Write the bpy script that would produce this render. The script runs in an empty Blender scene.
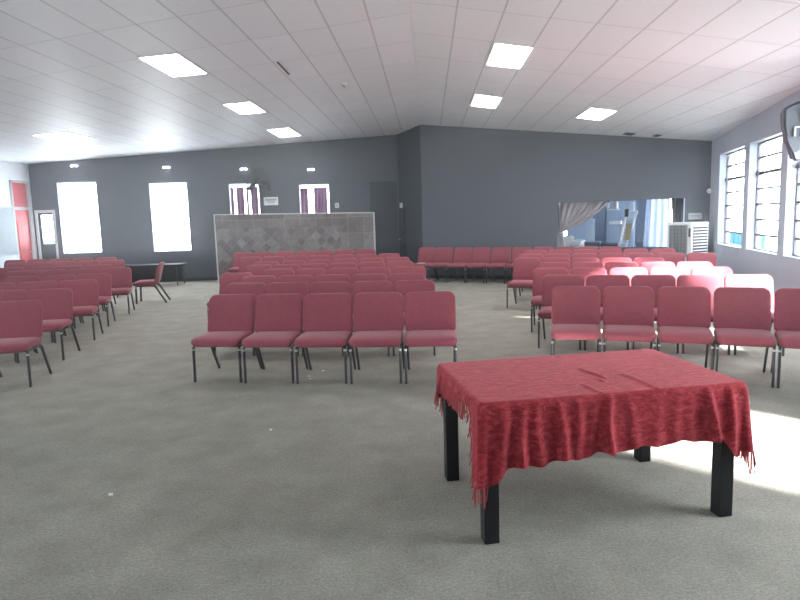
import bpy, bmesh, math, random
from mathutils import Vector, Matrix
random.seed(7)
S = bpy.context.scene
COL = S.collection
# ------------------------------------------------------------------ camera
FPX, CH = 630.0, 1.6
PITCH, ROLL, YAW = math.radians(7.37), math.radians(1.73), math.radians(2.66)
_f = Vector((-math.sin(YAW)*math.cos(PITCH), math.cos(YAW)*math.cos(PITCH), -math.sin(PITCH)))
_r0 = Vector((math.cos(YAW), math.sin(YAW), 0)); _u0 = _r0.cross(_f)
_R = math.cos(ROLL)*_r0 - math.sin(ROLL)*_u0
_U = math.sin(ROLL)*_r0 + math.cos(ROLL)*_u0
cam = bpy.data.cameras.new('camera'); cam.sensor_width = 36; cam.lens = FPX/800*36
cam.clip_start = 0.05; cam.clip_end = 300
co = bpy.data.objects.new('camera', cam); COL.objects.link(co)
M = Matrix((_R, _U, -_f)).transposed().to_4x4(); M.translation = (0, 0, CH)
co.matrix_world = M
S.camera = co

# ------------------------------------------------------------------ world, sun, exposure
SKY = 9.0
SUN = 40.0
GLARE_HAZE = 0.008
w = bpy.data.worlds.new('world'); S.world = w; w.use_nodes = True
bg = w.node_tree.nodes['Background']
bg.inputs[0].default_value = (0.93, 0.965, 1.0, 1); bg.inputs[1].default_value = SKY
sd = bpy.data.lights.new('sun', 'SUN'); sd.energy = SUN; sd.angle = math.radians(6); sd.color = (1, 0.95, 0.9)
so = bpy.data.objects.new('sun', sd); COL.objects.link(so)
SUN_DIR = Vector((-0.60, 0.58, -0.50)).normalized()     # the way the light travels
so.rotation_euler = SUN_DIR.to_track_quat('-Z', 'Y').to_euler()
so.location = (20, 8, 20)
S.view_settings.view_transform = 'Standard'; S.view_settings.look = 'None'
S.view_settings.gamma = 1; S.view_settings.use_curve_mapping = False
S.view_settings.exposure = 1.6

# ------------------------------------------------------------------ helpers
def ray(x, y): return _R*((x-400)/FPX) + _U*((300-y)/FPX) + _f
def at_plane(x, y, n, c):                     # a point of the plane n.p = c
    d = ray(x, y); n = Vector(n); t = (c - n.z*CH)/n.dot(d); return d*t + Vector((0, 0, CH))
def mat(name, col, rough=0.6, metal=0.0, spec=0.5, emit=None, es=0.0):
    m = bpy.data.materials.new(name); m.use_nodes = True
    b = m.node_tree.nodes['Principled BSDF']
    b.inputs['Base Color'].default_value = (*col, 1); b.inputs['Roughness'].default_value = rough
    b.inputs['Metallic'].default_value = metal; b.inputs['Specular IOR Level'].default_value = spec
    if emit: b.inputs['Emission Color'].default_value = (*emit, 1); b.inputs['Emission Strength'].default_value = es
    return m
class NT:
    def __init__(s, m): s.t = m.node_tree; s.b = s.t.nodes['Principled BSDF']
    def n(s, typ, **kw):
        o = s.t.nodes.new(typ)
        for k, v in kw.items(): setattr(o, k, v)
        return o
    def l(s, a, b): s.t.links.new(a, b)
    def math(s, op, a, b=None, c=None):
        o = s.n('ShaderNodeMath', operation=op)
        for i, v in enumerate((a, b, c)):
            if v is None: continue
            if isinstance(v, (int, float)): o.inputs[i].default_value = v
            else: s.l(v, o.inputs[i])
        return o.outputs[0]
    def obj(s): return s.n('ShaderNodeTexCoord').outputs['Object']
    def noise(s, vec, scale, detail=3, rough=0.5):
        o = s.n('ShaderNodeTexNoise'); o.inputs['Scale'].default_value = scale
        o.inputs['Detail'].default_value = detail; o.inputs['Roughness'].default_value = rough
        if vec is not None: s.l(vec, o.inputs['Vector'])
        return o.outputs['Fac']
    def ramp(s, fac, stops):
        o = s.n('ShaderNodeValToRGB'); s.l(fac, o.inputs[0]); e = o.color_ramp.elements
        while len(e) < len(stops): e.new(0.5)
        for q, (p, c) in zip(e, stops): q.position = p; q.color = (*c, 1)
        return o.outputs[0]
    def mix(s, fac, a, b, blend='MIX'):
        o = s.n('ShaderNodeMix', data_type='RGBA', blend_type=blend)
        if isinstance(fac, (int, float)): o.inputs[0].default_value = fac
        else: s.l(fac, o.inputs[0])
        for v, i in ((a, 6), (b, 7)):
            if isinstance(v, tuple): o.inputs[i].default_value = (*v, 1)
            else: s.l(v, o.inputs[i])
        return o.outputs[2]
    def bump(s, h, strength, dist=0.01):
        o = s.n('ShaderNodeBump'); o.inputs['Strength'].default_value = strength; o.inputs['Distance'].default_value = dist
        s.l(h, o.inputs['Height']); s.l(o.outputs[0], s.b.inputs['Normal'])
def noisy(name, c1, c2, scale, rough=0.7, bump=0.0, bscale=None, spec=0.3, detail=4):
    m = mat(name, c1, rough, spec=spec); t = NT(m); v = t.obj()
    t.l(t.ramp(t.noise(v, scale, detail, 0.6), [(0.3, c1), (0.7, c2)]), t.b.inputs['Base Color'])
    if bump: t.bump(t.noise(v, bscale or scale*4, 3), bump, 0.01)
    return m

def obj(name, bm, m, parent=None, smooth=True, recalc=True):
    if recalc: bmesh.ops.recalc_face_normals(bm, faces=bm.faces[:])
    me = bpy.data.meshes.new(name); bm.to_mesh(me); bm.free()
    if smooth:
        for p in me.polygons: p.use_smooth = True
        me.set_sharp_from_angle(angle=math.radians(38))
    for q in (m if isinstance(m, (list, tuple)) else [m]): me.materials.append(q)
    o = bpy.data.objects.new(name, me); COL.objects.link(o)
    if parent: o.parent = parent
    return o
def thing(name, label, cat, loc=(0, 0, 0), rz=0.0, group=None):
    o = bpy.data.objects.new(name, None); COL.objects.link(o); o.empty_display_size = 0.2
    o.location = loc; o.rotation_euler = (0, 0, rz); o['label'] = label; o['category'] = cat
    if group: o['group'] = group
    return o
def tag(o, label, cat, group=None, kind=None):
    o['label'] = label; o['category'] = cat
    if group: o['group'] = group
    if kind: o['kind'] = kind
    return o
def struct(name, bm, m, parent=None, smooth=False, label=None):
    o = obj(name, bm, m, parent, smooth)
    if not parent:
        o['kind'] = 'structure'
        if label: o['label'] = label
    return o
def box(bm, x0, x1, y0, y1, z0, z1, bev=0.0, seg=2, mx=None):
    r = bmesh.ops.create_cube(bm, size=1); vs = r['verts']
    for v in vs:
        v.co = Vector(((x0+x1)/2 + v.co.x*(x1-x0), (y0+y1)/2 + v.co.y*(y1-y0), (z0+z1)/2 + v.co.z*(z1-z0)))
    if bev > 0:
        es = list({e for v in vs for e in v.link_edges})
        g = bmesh.ops.bevel(bm, geom=es, offset=bev, segments=seg, affect='EDGES', profile=0.5)
        vs = list({v for v in g['verts']} | {v for f in g['faces'] for v in f.verts} | {v for v in vs if v.is_valid})
    if mx: bmesh.ops.transform(bm, matrix=mx, verts=vs)
    return vs
def prism(bm, bottom, top):                   # two loops of points, joined and capped
    a = [bm.verts.new(p) for p in bottom]; b = [bm.verts.new(p) for p in top]; n = len(a)
    bm.faces.new(a[::-1]); bm.faces.new(b)
    for i in range(n): bm.faces.new((a[i], a[(i+1) % n], b[(i+1) % n], b[i]))
def tube(bm, pts, rx, ry=None, seg=10, up=(1, 0, 0), cap=True):
    ry = ry or rx; pts = [Vector(p) for p in pts]; up = Vector(up); rings = []
    for i, p in enumerate(pts):
        d = (pts[min(i+1, len(pts)-1)] - pts[max(i-1, 0)]).normalized()
        a = up - d*up.dot(d)
        if a.length < 1e-4: a = Vector((0, 1, 0)) - d*d.y
        a.normalize(); b = d.cross(a)
        rings.append([bm.verts.new(p + a*rx*math.cos(2*math.pi*k/seg) + b*ry*math.sin(2*math.pi*k/seg)) for k in range(seg)])
    for r, q in zip(rings, rings[1:]):
        for k in range(seg): bm.faces.new((r[k], r[(k+1) % seg], q[(k+1) % seg], q[k]))
    if cap: bm.faces.new(rings[0][::-1]); bm.faces.new(rings[-1])
def rrect(w, h, r, n=6):                      # rounded rectangle about 0, r = radii for the corners ++ -+ -- +-
    out = []
    for k, (sx, sy) in enumerate(((1, 1), (-1, 1), (-1, -1), (1, -1))):
        q = r[k]; cx, cy = sx*(w/2-q), sy*(h/2-q)
        for i in range(n+1):
            a = math.pi/2*(k + i/n); out.append((cx + q*math.cos(a), cy + q*math.sin(a)))
    return out
def pad(w, h, t, radii, edge, bulge, fmap, n=6):   # upholstered pad: a rounded outline with soft edges; fmap(x, y, z)
    bm = bmesh.new(); o = rrect(w, h, radii, n); rings = []
    prof = []
    for i in range(5):
        a = math.pi/2*i/4; prof.append((edge*(1-math.sin(a)), -t/2 + edge*(1-math.cos(a))))
    prof = [(edge, -t/2), (edge*0.3, -t/2+edge*0.3), (0, -t/2+edge), (0, t/2-edge), (edge*0.12, t/2-edge*0.5), (edge*0.4, t/2-edge*0.18), (edge, t/2),
            (edge+0.03, t/2+bulge*0.5), (min(w, h)*0.30, t/2+bulge)]
    for d, z in prof:
        rings.append([bm.verts.new(fmap(x*(1-2*d/w), y*(1-2*d/h), z)) for x, y in o])
    m = len(o)
    for a, b in zip(rings, rings[1:]):
        for k in range(m): bm.faces.new((a[k], a[(k+1) % m], b[(k+1) % m], b[k]))
    bm.faces.new(rings[0][::-1])
    c = bm.verts.new(fmap(0, 0, t/2+bulge))
    for k in range(m): bm.faces.new((rings[-1][k], rings[-1][(k+1) % m], c))
    return bm
def frame_mx(p0, u):                          # local frame: x along u, y outward behind (left of u), z up
    u = Vector((u[0], u[1], 0)).normalized(); v = Vector((-u.y, u.x, 0))
    m = Matrix(((u.x, v.x, 0, p0[0]), (u.y, v.y, 0, p0[1]), (0, 0, 1, 0), (0, 0, 0, 1)))
    return m
def wall_mesh(p0, p1, z0, z1, opens, thick=0.25, extra=()):
    """wall from p0 to p1 (inner face), growing to the left of p0->p1; z0/z1 = top height at both ends"""
    p0 = Vector((*p0[:2], 0)); p1 = Vector((*p1[:2], 0)); L = (p1-p0).length; mx = frame_mx(p0, p1-p0)
    bm = bmesh.new()
    us = sorted({0, L, *[q for o in opens for q in o[:2]]})
    top = lambda u: z0 + (z1-z0)*u/L
    for a, b in zip(us, us[1:]):
        cuts = sorted([(o[2], o[3]) for o in opens if o[0] <= a+1e-6 and o[1] >= b-1e-6])
        z = 0.0; segs = []
        for c, d in cuts:
            if c > z: segs.append((z, z, c, c))
            z = d
        segs.append((z, z, top(a), top(b)))
        for za, zb, ta, tb in segs:
            prism(bm, [mx @ Vector(q) for q in ((a, 0, za), (b, 0, zb), (b, thick, zb), (a, thick, za))],
                      [mx @ Vector(q) for q in ((a, 0, ta), (b, 0, tb), (b, thick, tb), (a, thick, ta))])
    bmesh.ops.remove_doubles(bm, verts=bm.verts[:], dist=1e-4)
    seen = {}
    for f in bm.faces[:]:                     # drop the faces shared by two cells
        k = tuple(sorted(v.index for v in f.verts)) if False else frozenset(f.verts)
        seen.setdefault(k, []).append(f)
    dead = [f for fs in seen.values() if len(fs) > 1 for f in fs]
    if dead: bmesh.ops.delete(bm, geom=dead, context='FACES_ONLY')
    return bm, mx, L

# ------------------------------------------------------------------ materials
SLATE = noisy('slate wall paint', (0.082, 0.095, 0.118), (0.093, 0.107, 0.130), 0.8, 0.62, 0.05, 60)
SLATE_LIT = noisy('daylit slate wall paint', (0.37, 0.41, 0.49), (0.41, 0.45, 0.53), 0.8, 0.6, 0.05, 60)  # the slate paint again, lightened to put window daylight into its colour
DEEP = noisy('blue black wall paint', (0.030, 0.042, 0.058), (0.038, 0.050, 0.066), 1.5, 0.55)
WHITEW = noisy('white wall paint', (0.62, 0.65, 0.68), (0.67, 0.69, 0.72), 1.0, 0.6)
ROOMB = noisy('pale blue wall paint', (0.42, 0.52, 0.68), (0.46, 0.56, 0.72), 1.0, 0.6)
WFRAME = mat('white frame paint', (0.75, 0.77, 0.8), 0.4)
REVEAL = mat('pale blue grey reveal paint', (0.28, 0.32, 0.38), 0.6)
STEEL = mat('window frame grey', (0.10, 0.10, 0.115), 0.6)
def carpet():
    m = mat('grey carpet', (0.2, 0.2, 0.18), 0.95, spec=0.1); t = NT(m); v = t.obj()
    big = t.noise(v, 0.35, 3, 0.5); mid = t.noise(v, 3.0, 5, 0.6); fine = t.noise(v, 75, 5, 0.8)
    mp = t.n('ShaderNodeMapping'); mp.inputs['Scale'].default_value = (25, 110, 1); t.l(v, mp.inputs[0])
    streak = t.noise(mp.outputs[0], 1.0, 3, 0.7)
    c = t.ramp(big, [(0.3, (0.275, 0.272, 0.240)), (0.7, (0.320, 0.305, 0.272))])
    c = t.mix(0.55, c, t.ramp(mid, [(0.3, (0.72, 0.72, 0.72)), (0.7, (1.25, 1.25, 1.25))]), 'MULTIPLY')
    c = t.mix(0.8, c, t.ramp(fine, [(0.3, (0.50, 0.50, 0.50)), (0.7, (1.5, 1.5, 1.48))]), 'MULTIPLY')
    c = t.mix(0.4, c, t.ramp(streak, [(0.3, (0.65, 0.65, 0.65)), (0.7, (1.35, 1.35, 1.35))]), 'MULTIPLY')
    t.l(c, t.b.inputs['Base Color']); t.bump(fine, 0.3, 0.006)
    return m
CARPET = carpet()
ZR, XR = 4.0, -0.125
LANE_R, LANE_L, TILE_D = 0.516, 0.51, 1.18
def ceiling_mat(name, lane, skew, off, tint):
    m = mat(name, tint, 0.55, spec=0.35); t = NT(m)
    sp = t.n('ShaderNodeSeparateXYZ'); t.l(t.obj(), sp.inputs[0]); x, y = sp.outputs[0], sp.outputs[1]
    a = t.math('DIVIDE', t.math('SUBTRACT', x, XR), lane)
    b = t.math('DIVIDE', t.math('ADD', t.math('ADD', y, off), t.math('MULTIPLY', x, skew)), TILE_D)
    def line(q, wd):
        fr = t.math('SUBTRACT', q, t.math('FLOOR', t.math('ADD', q, 0.5)))
        return t.math('LESS_THAN', t.math('ABSOLUTE', fr), wd)
    ga = line(a, 0.020); gb = line(b, 0.010)
    cell = t.n('ShaderNodeCombineXYZ'); t.l(t.math('FLOOR', a), cell.inputs[0]); t.l(t.math('FLOOR', b), cell.inputs[1])
    wn = t.n('ShaderNodeTexWhiteNoise'); t.l(cell.outputs[0], wn.inputs['Vector'])
    base = t.ramp(wn.outputs['Value'], [(0.0, tuple(c*0.955 for c in tint)), (1.0, tint)])
    c = t.mix(t.math('MULTIPLY', ga, 0.55), base, (0.30, 0.30, 0.33)); c = t.mix(t.math('MULTIPLY', gb, 0.45), c, (0.40, 0.40, 0.43))
    t.l(c, t.b.inputs['Base Color']); return m
CEIL_R = ceiling_mat('ceiling tiles right', LANE_R, 0.0, -7.42, (0.76, 0.80, 0.825))
CEIL_L = ceiling_mat('ceiling tiles left', LANE_L, 0.2, -6.59, (0.78, 0.81, 0.85))
PANEL = mat('light diffuser', (0.9, 0.9, 0.9), 0.4, emit=(1, 0.99, 0.97), es=9.0)
def cloth_mat(name, c1, c2, c3, scale, sheen=0.4, rough=0.85, bump=0.15):
    m = mat(name, c1, rough, spec=0.2); t = NT(m); v = t.obj()
    f = t.noise(v, scale, 5, 0.65)
    t.l(t.ramp(f, [(0.28, c1), (0.5, c2), (0.72, c3)]), t.b.inputs['Base Color'])
    t.b.inputs['Sheen Weight'].default_value = sheen; t.b.inputs['Sheen Roughness'].default_value = 0.5
    t.b.inputs['Sheen Tint'].default_value = (1.0, 0.75, 0.78, 1)
    t.bump(t.noise(v, scale*5, 3), bump, 0.005); return m
MAROON = cloth_mat('maroon upholstery', (0.225, 0.050, 0.068), (0.25, 0.057, 0.076), (0.275, 0.064, 0.084), 25, 0.25, 0.8, 0.1)
def velvet():
    m = mat('crushed red velvet', (0.4, 0.03, 0.04), 0.75, spec=0.15); t = NT(m); v = t.obj()
    mp = t.n('ShaderNodeMapping'); mp.inputs['Scale'].default_value = (16, 42, 44); t.l(v, mp.inputs[0])
    dn = t.n('ShaderNodeTexNoise'); dn.inputs['Scale'].default_value = 9; t.l(v, dn.inputs['Vector'])
    ad = t.n('ShaderNodeMix', data_type='VECTOR'); ad.inputs[0].default_value = 0.25
    t.l(mp.outputs[0], ad.inputs[4]); mul = t.n('ShaderNodeVectorMath', operation='SCALE'); mul.inputs[3].default_value = 9.0; t.l(dn.outputs['Color'], mul.inputs[0]); t.l(mul.outputs[0], ad.inputs[5])
    f = t.noise(ad.outputs[1], 1.6, 6, 0.7)
    t.l(t.ramp(f, [(0.30, (0.19, 0.012, 0.018)), (0.5, (0.32, 0.027, 0.037)), (0.72, (0.52, 0.075, 0.09))]), t.b.inputs['Base Color'])
    t.b.inputs['Sheen Weight'].default_value = 0.35; t.b.inputs['Sheen Roughness'].default_value = 0.35
    t.b.inputs['Sheen Tint'].default_value = (1.0, 0.45, 0.5, 1)
    t.bump(f, 0.7, 0.012); return m
VELVET = velvet()
FRINGE = mat('red fringe yarn', (0.42, 0.06, 0.07), 0.85)
DARKLEG = mat('dark chair leg metal', (0.035, 0.036, 0.042), 0.35, 0.0, 0.6)
LEGCAP = mat('pale steel leg cap', (0.5, 0.5, 0.52), 0.3, 0.8)
BLACKW = noisy('black stained wood', (0.010, 0.010, 0.012), (0.016, 0.015, 0.017), 8, 0.42)
REDDOOR = noisy('red door paint', (0.45, 0.085, 0.10), (0.50, 0.10, 0.115), 2, 0.5)
PURPLE = noisy('purple curtain cloth', (0.22, 0.12, 0.21), (0.28, 0.16, 0.26), 6, 0.9)
TAUPE = noisy('taupe curtain cloth', (0.34, 0.32, 0.34), (0.40, 0.38, 0.40), 8, 0.9)
GREYCUR = noisy('dark grey curtain cloth', (0.16, 0.16, 0.18), (0.20, 0.20, 0.22), 8, 0.9)
SHEER = mat('white sheer cloth', (0.72, 0.78, 0.88), 0.9)
_t = NT(SHEER); _tl = _t.n('ShaderNodeBsdfTranslucent'); _tl.inputs[0].default_value = (0.75, 0.82, 0.92, 1); _mx = _t.n('ShaderNodeMixShader'); _mx.inputs[0].default_value = 0.65
_t.l(_t.b.outputs[0], _mx.inputs[1]); _t.l(_tl.outputs[0], _mx.inputs[2]); _t.l(_mx.outputs[0], _t.t.nodes['Material Output'].inputs[0])
PLAST = mat('white plastic', (0.66, 0.68, 0.70), 0.4)
GREYPL = mat('grey plastic', (0.28, 0.30, 0.32), 0.5)
DARKPL = mat('dark plastic', (0.012, 0.012, 0.015), 0.5)
def glass(name, tint, alpha):
    m = bpy.data.materials.new(name); m.use_nodes = True; t = m.node_tree
    for n in list(t.nodes): t.nodes.remove(n)
    o = t.nodes.new('ShaderNodeOutputMaterial'); mx = t.nodes.new('ShaderNodeMixShader')
    tr = t.nodes.new('ShaderNodeBsdfTransparent'); tr.inputs[0].default_value = (*tint, 1)
    gl = t.nodes.new('ShaderNodeBsdfGlossy'); gl.inputs['Roughness'].default_value = 0.05
    mx.inputs[0].default_value = alpha
    t.links.new(tr.outputs[0], mx.inputs[1]); t.links.new(gl.outputs[0], mx.inputs[2]); t.links.new(mx.outputs[0], o.inputs[0])
    return m
GLASS = glass('clear window glass', (0.95, 0.97, 0.98), 0.04)
def tile_mat():
    m = mat('mottled stone tiles', (0.3, 0.3, 0.3), 0.45, spec=0.4); t = NT(m)
    sp = t.n('ShaderNodeSeparateXYZ'); co_ = t.obj(); t.l(co_, sp.inputs[0]); x, z = sp.outputs[0], sp.outputs[2]
    k = 0.7071/0.19
    a = t.math('MULTIPLY', t.math('ADD', x, z), k); b = t.math('MULTIPLY', t.math('SUBTRACT', x, z), k)
    sx = t.math('DIVIDE', x, 0.42); sz = t.math('DIVIDE', z, 0.42)
    top = t.math('GREATER_THAN', z, 1.46); rgt = t.math('GREATER_THAN', x, -2.3)
    use = t.math('MAXIMUM', t.math('MULTIPLY', top, 1.0), rgt)
    def pick(p, q): return t.math('ADD', t.math('MULTIPLY', p, t.math('SUBTRACT', 1.0, use)), t.math('MULTIPLY', q, use))
    A, B = pick(a, sx), pick(b, sz)
    cell = t.n('ShaderNodeCombineXYZ'); t.l(t.math('FLOOR', A), cell.inputs[0]); t.l(t.math('FLOOR', B), cell.inputs[1]); t.l(use, cell.inputs[2])
    wn = t.n('ShaderNodeTexWhiteNoise'); t.l(cell.outputs[0], wn.inputs['Vector'])
    c = t.ramp(wn.outputs['Value'], [(0.0, (0.105, 0.09, 0.09)), (0.45, (0.145, 0.128, 0.128)), (0.8, (0.175, 0.17, 0.17)), (1.0, (0.215, 0.22, 0.225))])
    c = t.mix(0.8, c, t.ramp(t.noise(co_, 5, 6, 0.7), [(0.3, (0.6, 0.58, 0.6)), (0.7, (1.45, 1.45, 1.45))]), 'MULTIPLY')
    def ln(q):
        fr = t.math('SUBTRACT', q, t.math('FLOOR', t.math('ADD', q, 0.5))); return t.math('LESS_THAN', t.math('ABSOLUTE', fr), 0.012)
    c = t.mix(t.math('MULTIPLY', t.math('MAXIMUM', ln(A), ln(B)), 0.5), c, (0.40, 0.40, 0.41))
    t.l(c, t.b.inputs['Base Color']); return m
STONE = tile_mat()

# ------------------------------------------------------------------ plan of the room
A = Vector((XR, 16.83, 0))                                  # ridge corner, where the nearer back wall starts
SL = 0.45
nR = Vector((SL, 1, 0)); cR = nR.dot(A)                      # plane of the nearer back wall
P_corner = at_plane(712, 141, nR, cR); Ccor = Vector((P_corner.x, P_corner.y, 0))
sR = (ZR - P_corner.z)/(Ccor.x - XR)
RW_D = Vector((-0.20, -1, 0)).normalized()
E_ = Ccor + RW_D*((Ccor.y + 4)/-RW_D.y)                      # right wall, camera end
nW = Vector((1, -0.20, 0)); cW = nW.dot(Ccor)
nL = Vector((-0.10, 1, 0)); cL = nL.dot(Vector((-6.5, 17.78, 0)))
pB = at_plane(397, 136, nL, cL); B = Vector((pB.x, pB.y, 0))
XL = -11.0
D = Vector((XL, (cL + 0.10*XL), 0))
F = Vector((XL, -4, 0))
sL = 0.055
zc = lambda p: ZR - (sR*(p[0]-XR) if p[0] > XR else sL*(XR-p[0]))
G_ = Vector((XR, -4, 0))
print('corner', Ccor, 'sR', sR, 'B', B, 'D', D, 'E', E_)

bm = bmesh.new()
plan = [Vector((E_.x, E_.y, 0)), Ccor, A, B, D, F]
prism(bm, [p + Vector((0, 0, -0.1)) for p in plan], [p + Vector((0, 0, 0.0)) for p in plan])
struct('floor', bm, CARPET, label='grey green carpet floor of the hall')
def slab(name, pts, m):
    bm = bmesh.new()
    prism(bm, [Vector((p[0], p[1], zc(p))) for p in pts], [Vector((p[0], p[1], zc(p)+0.08)) for p in pts])
    return struct(name, bm, m)
slab('ceiling', [(E_.x, E_.y), (Ccor.x, Ccor.y), (A.x, A.y), (G_.x, G_.y)], CEIL_R)
slab('ceiling', [(A.x, A.y), (B.x, B.y), (D.x, D.y), (F.x, F.y), (G_.x, G_.y)], CEIL_L)
bm = bmesh.new(); tube(bm, [(XR, -4, ZR-0.004), (XR, 16.8, ZR-0.004)], 0.012, 0.006, 8, up=(1, 0, 0)); struct('trim_1', bm, WFRAME)

# ---- right wall and its windows
uW = -RW_D                                                    # from camera end to corner; outside must be to the left of travel
def wu(p): return (Vector((p[0], p[1], 0)) - Ccor).dot(RW_D)  # distance from the far corner
def on_w(x, y): return at_plane(x, y, nW, cW)
w1a, w1b = wu(on_w(718.5, 200)), wu(on_w(743, 200))
w2a, w2b = wu(on_w(747.5, 200)), wu(on_w(779, 200))
w3a = wu(on_w(785.5, 200))
ZT = (on_w(720, 154).z + on_w(751, 143).z + on_w(782, 131.5).z)/3; ZS = (on_w(716, 243).z + on_w(743, 248.5).z + on_w(781, 259).z)/3
print('right win', w1a, w1b, w2a, w2b, w3a, ZT, ZS)
W_OPEN = [(w1a, w1b, ZS, ZT), (w2a, w2b, ZS, ZT)]
ww = w2b - w2a; gap = w3a - w2b; q = w3a
LW = (E_ - Ccor).length
for q, wq in ((w3a, ww), (w3a+ww+gap, ww), (10.75, 1.68)): W_OPEN.append((q, q+wq, ZS, ZT))  # last opening is unseen, placed and sized for the sun patch by the table
# travel from corner to camera end: left of (-.2,-1) is (+1,-.2): outside. good
bm, mxW, _ = wall_mesh(Ccor, E_, zc(Ccor), zc(E_), W_OPEN, 0.24)
struct('wall_right', bm, SLATE_LIT)
def window(n, mx, u0, u1, z0, z1, bars, depth=0.17, thick_bar=None, muntin=(), m=STEEL, sill=True):
    bm = bmesh.new(); f = 0.03
    for a, b, c, d in ((u0, u1, z0, z0+f), (u0, u1, z1-f, z1), (u0, u0+f, z0+f, z1-f), (u1-f, u1, z0+f, z1-f)):
        box(bm, a, b, depth, depth+0.04, c, d, mx=mx)
    o = struct('window_%d' % n, bm, m)
    if sill:
        bs = bmesh.new(); box(bs, u0, u1, 0.0, depth, z0-0.001, z0+0.012, mx=mx); box(bs, u0+0.0, u0+0.006, 0.002, depth, z0, z1, mx=mx)
        box(bs, u1-0.006, u1, 0.002, depth, z0, z1, mx=mx); box(bs, u0, u1, 0.002, depth, z1-0.006, z1, mx=mx)
        obj('window_reveal', bs, REVEAL, o, False)
    for i, t in enumerate(bars):
        bb = bmesh.new(); zz = z0 + (z1-z0)*t; h = 0.026 if t == thick_bar else 0.017
        box(bb, u0+f, u1-f, depth+0.005, depth+0.035, zz-h, zz+h, mx=mx)
        if t == thick_bar: box(bb, u0+0.03, u0+0.16, depth-0.03, depth+0.0, zz-0.035, zz+0.035, 0.01, mx=mx)
        obj('glazing_bar', bb, m, o, False)
    for t in muntin:
        bb = bmesh.new(); uu = u0 + (u1-u0)*t; box(bb, uu-0.008, uu+0.008, depth+0.005, depth+0.035, z0+f, z1-f, mx=mx)
        obj('glazing_bar', bb, m, o, False)
    g = bmesh.new(); box(g, u0+f*0.5, u1-f*0.5, depth+0.018, depth+0.022, z0+f*0.5, z1-f*0.5, mx=mx)
    obj('window_pane', g, GLASS, o, False)
    return o
def portal(mx, u0, u1, z0, z1, y=0.3):
    l = bpy.data.lights.new('sky_portal', 'AREA'); l.shape = 'RECTANGLE'; l.size = u1-u0; l.size_y = z1-z0; l.cycles.is_portal = True
    o = bpy.data.objects.new('sky_portal', l); COL.objects.link(o)
    c = mx @ Vector(((u0+u1)/2, y, (z0+z1)/2)); inn = mx.to_3x3() @ Vector((0, -1, 0))
    o.matrix_world = Matrix.Translation(c) @ inn.to_track_quat('-Z', 'Y').to_matrix().to_4x4()
nwin = 1
for i, (a, b, c, d) in enumerate(W_OPEN):
    window(nwin, mxW, a, b, c, d, [k/7 for k in range(1, 7)], thick_bar=5/7, depth=0.13); nwin += 1
    portal(mxW, a, b, c, d)

# ---- nearer back wall with the serving hatch
hx = lambda x, y: (at_plane(x, y, nR, cR) - A).to_2d().length
H0, H1 = hx(557.5, 215), hx(684.5, 215)
HT = (at_plane(557.5, 203, nR, cR).z + at_plane(684, 198, nR, cR).z)/2
HS = at_plane(600, 247.5, nR, cR).z
print('hatch', H0, H1, HT, HS)
bm, mxR_rev, _ = wall_mesh(A, Ccor, zc(A), zc(Ccor), [(H0, H1, HS, HT)], 0.20)
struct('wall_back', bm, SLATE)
mxR = frame_mx(A, Ccor - A)                                   # x along the wall, y into the room behind
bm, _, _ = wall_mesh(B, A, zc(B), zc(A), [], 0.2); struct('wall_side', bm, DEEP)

# ---- farther back wall on the left with windows and the glazed door
def lu(x, y): return (at_plane(x, y, nL, cL) - D).to_2d().length
def lz(x, y): return at_plane(x, y, nL, cL).z
V1 = (lu(60, 218), lu(99, 218), lz(80, 253.5), lz(77, 182))
V2 = (lu(151.5, 218), lu(189, 218), lz(172, 251.5), lz(168, 182.5))
V3 = (lu(228.8, 190), lu(258.8, 190), lz(244, 220), lz(243, 183.5))
V4 = (lu(299, 190), lu(329.3, 190), lz(315, 219), lz(314, 184.2))
VD = (lu(37, 235), lu(57, 235), 0.02, lz(48, 210))
print('left openings', V1, V2, V3, V4, VD)
bm, mxL, _ = wall_mesh(D, B, zc(D), zc(B), [VD, V1, V2, V3, V4], 0.25)
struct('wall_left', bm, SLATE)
for v in (V1, V2):
    window(nwin, mxL, *v, (0.16, 0.5, 0.84), muntin=(0.5,), m=WFRAME); nwin += 1; portal(mxL, *v)
for v in (V3, V4):
    window(nwin, mxL, *v, (0.52,), muntin=(0.5,), m=WFRAME); nwin += 1; portal(mxL, *v)

# ---- outer left wall with the red door
bm, mxF, LF_ = wall_mesh(F, D, zc(F), zc(D), [], 0.2)
struct('wall_side_left', bm, WHITEW) if False else None
nX = Vector((1, 0, 0))
yF = lambda x, y: at_plane(x, y, nX, XL)
d0, d1 = yF(11.5, 205).y, yF(30, 205).y
zt, zm = yF(18, 180.5).z, yF(18, 208).z
print('red door', d0, d1, zt, zm)
bm.free()
FILL_WINS_L = [(0.6, 2.2, 0.88, 2.75), (2.7, 4.3, 0.88, 2.75), (4.8, 6.4, 0.88, 2.75), (6.9, 8.5, 0.88, 2.75)]  # unseen windows added near the camera to light the left side
bm, mxF, LF_ = wall_mesh(F, D, zc(F), zc(D), [(d0+4, d1+4, 0.0, zt)] + FILL_WINS_L, 0.2)
struct('wall_outer', bm, WHITEW)
for v in FILL_WINS_L: window(nwin, mxF, *v, [k/7 for k in range(1, 7)], thick_bar=5/7, depth=0.12); nwin += 1; portal(mxF, *v)
bm = bmesh.new(); box(bm, d0+0.9, d0+3.97, -0.03, 0.0, 0.0, zm, 0.004, mx=mxF); box(bm, d0+0.9, d0+3.97, -0.05, 0.0, zm, zm+0.04, 0.004, mx=mxF)
struct('trim_3', bm, mat('pale blue panel', (0.52, 0.62, 0.70), 0.5))
bm = bmesh.new()
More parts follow.
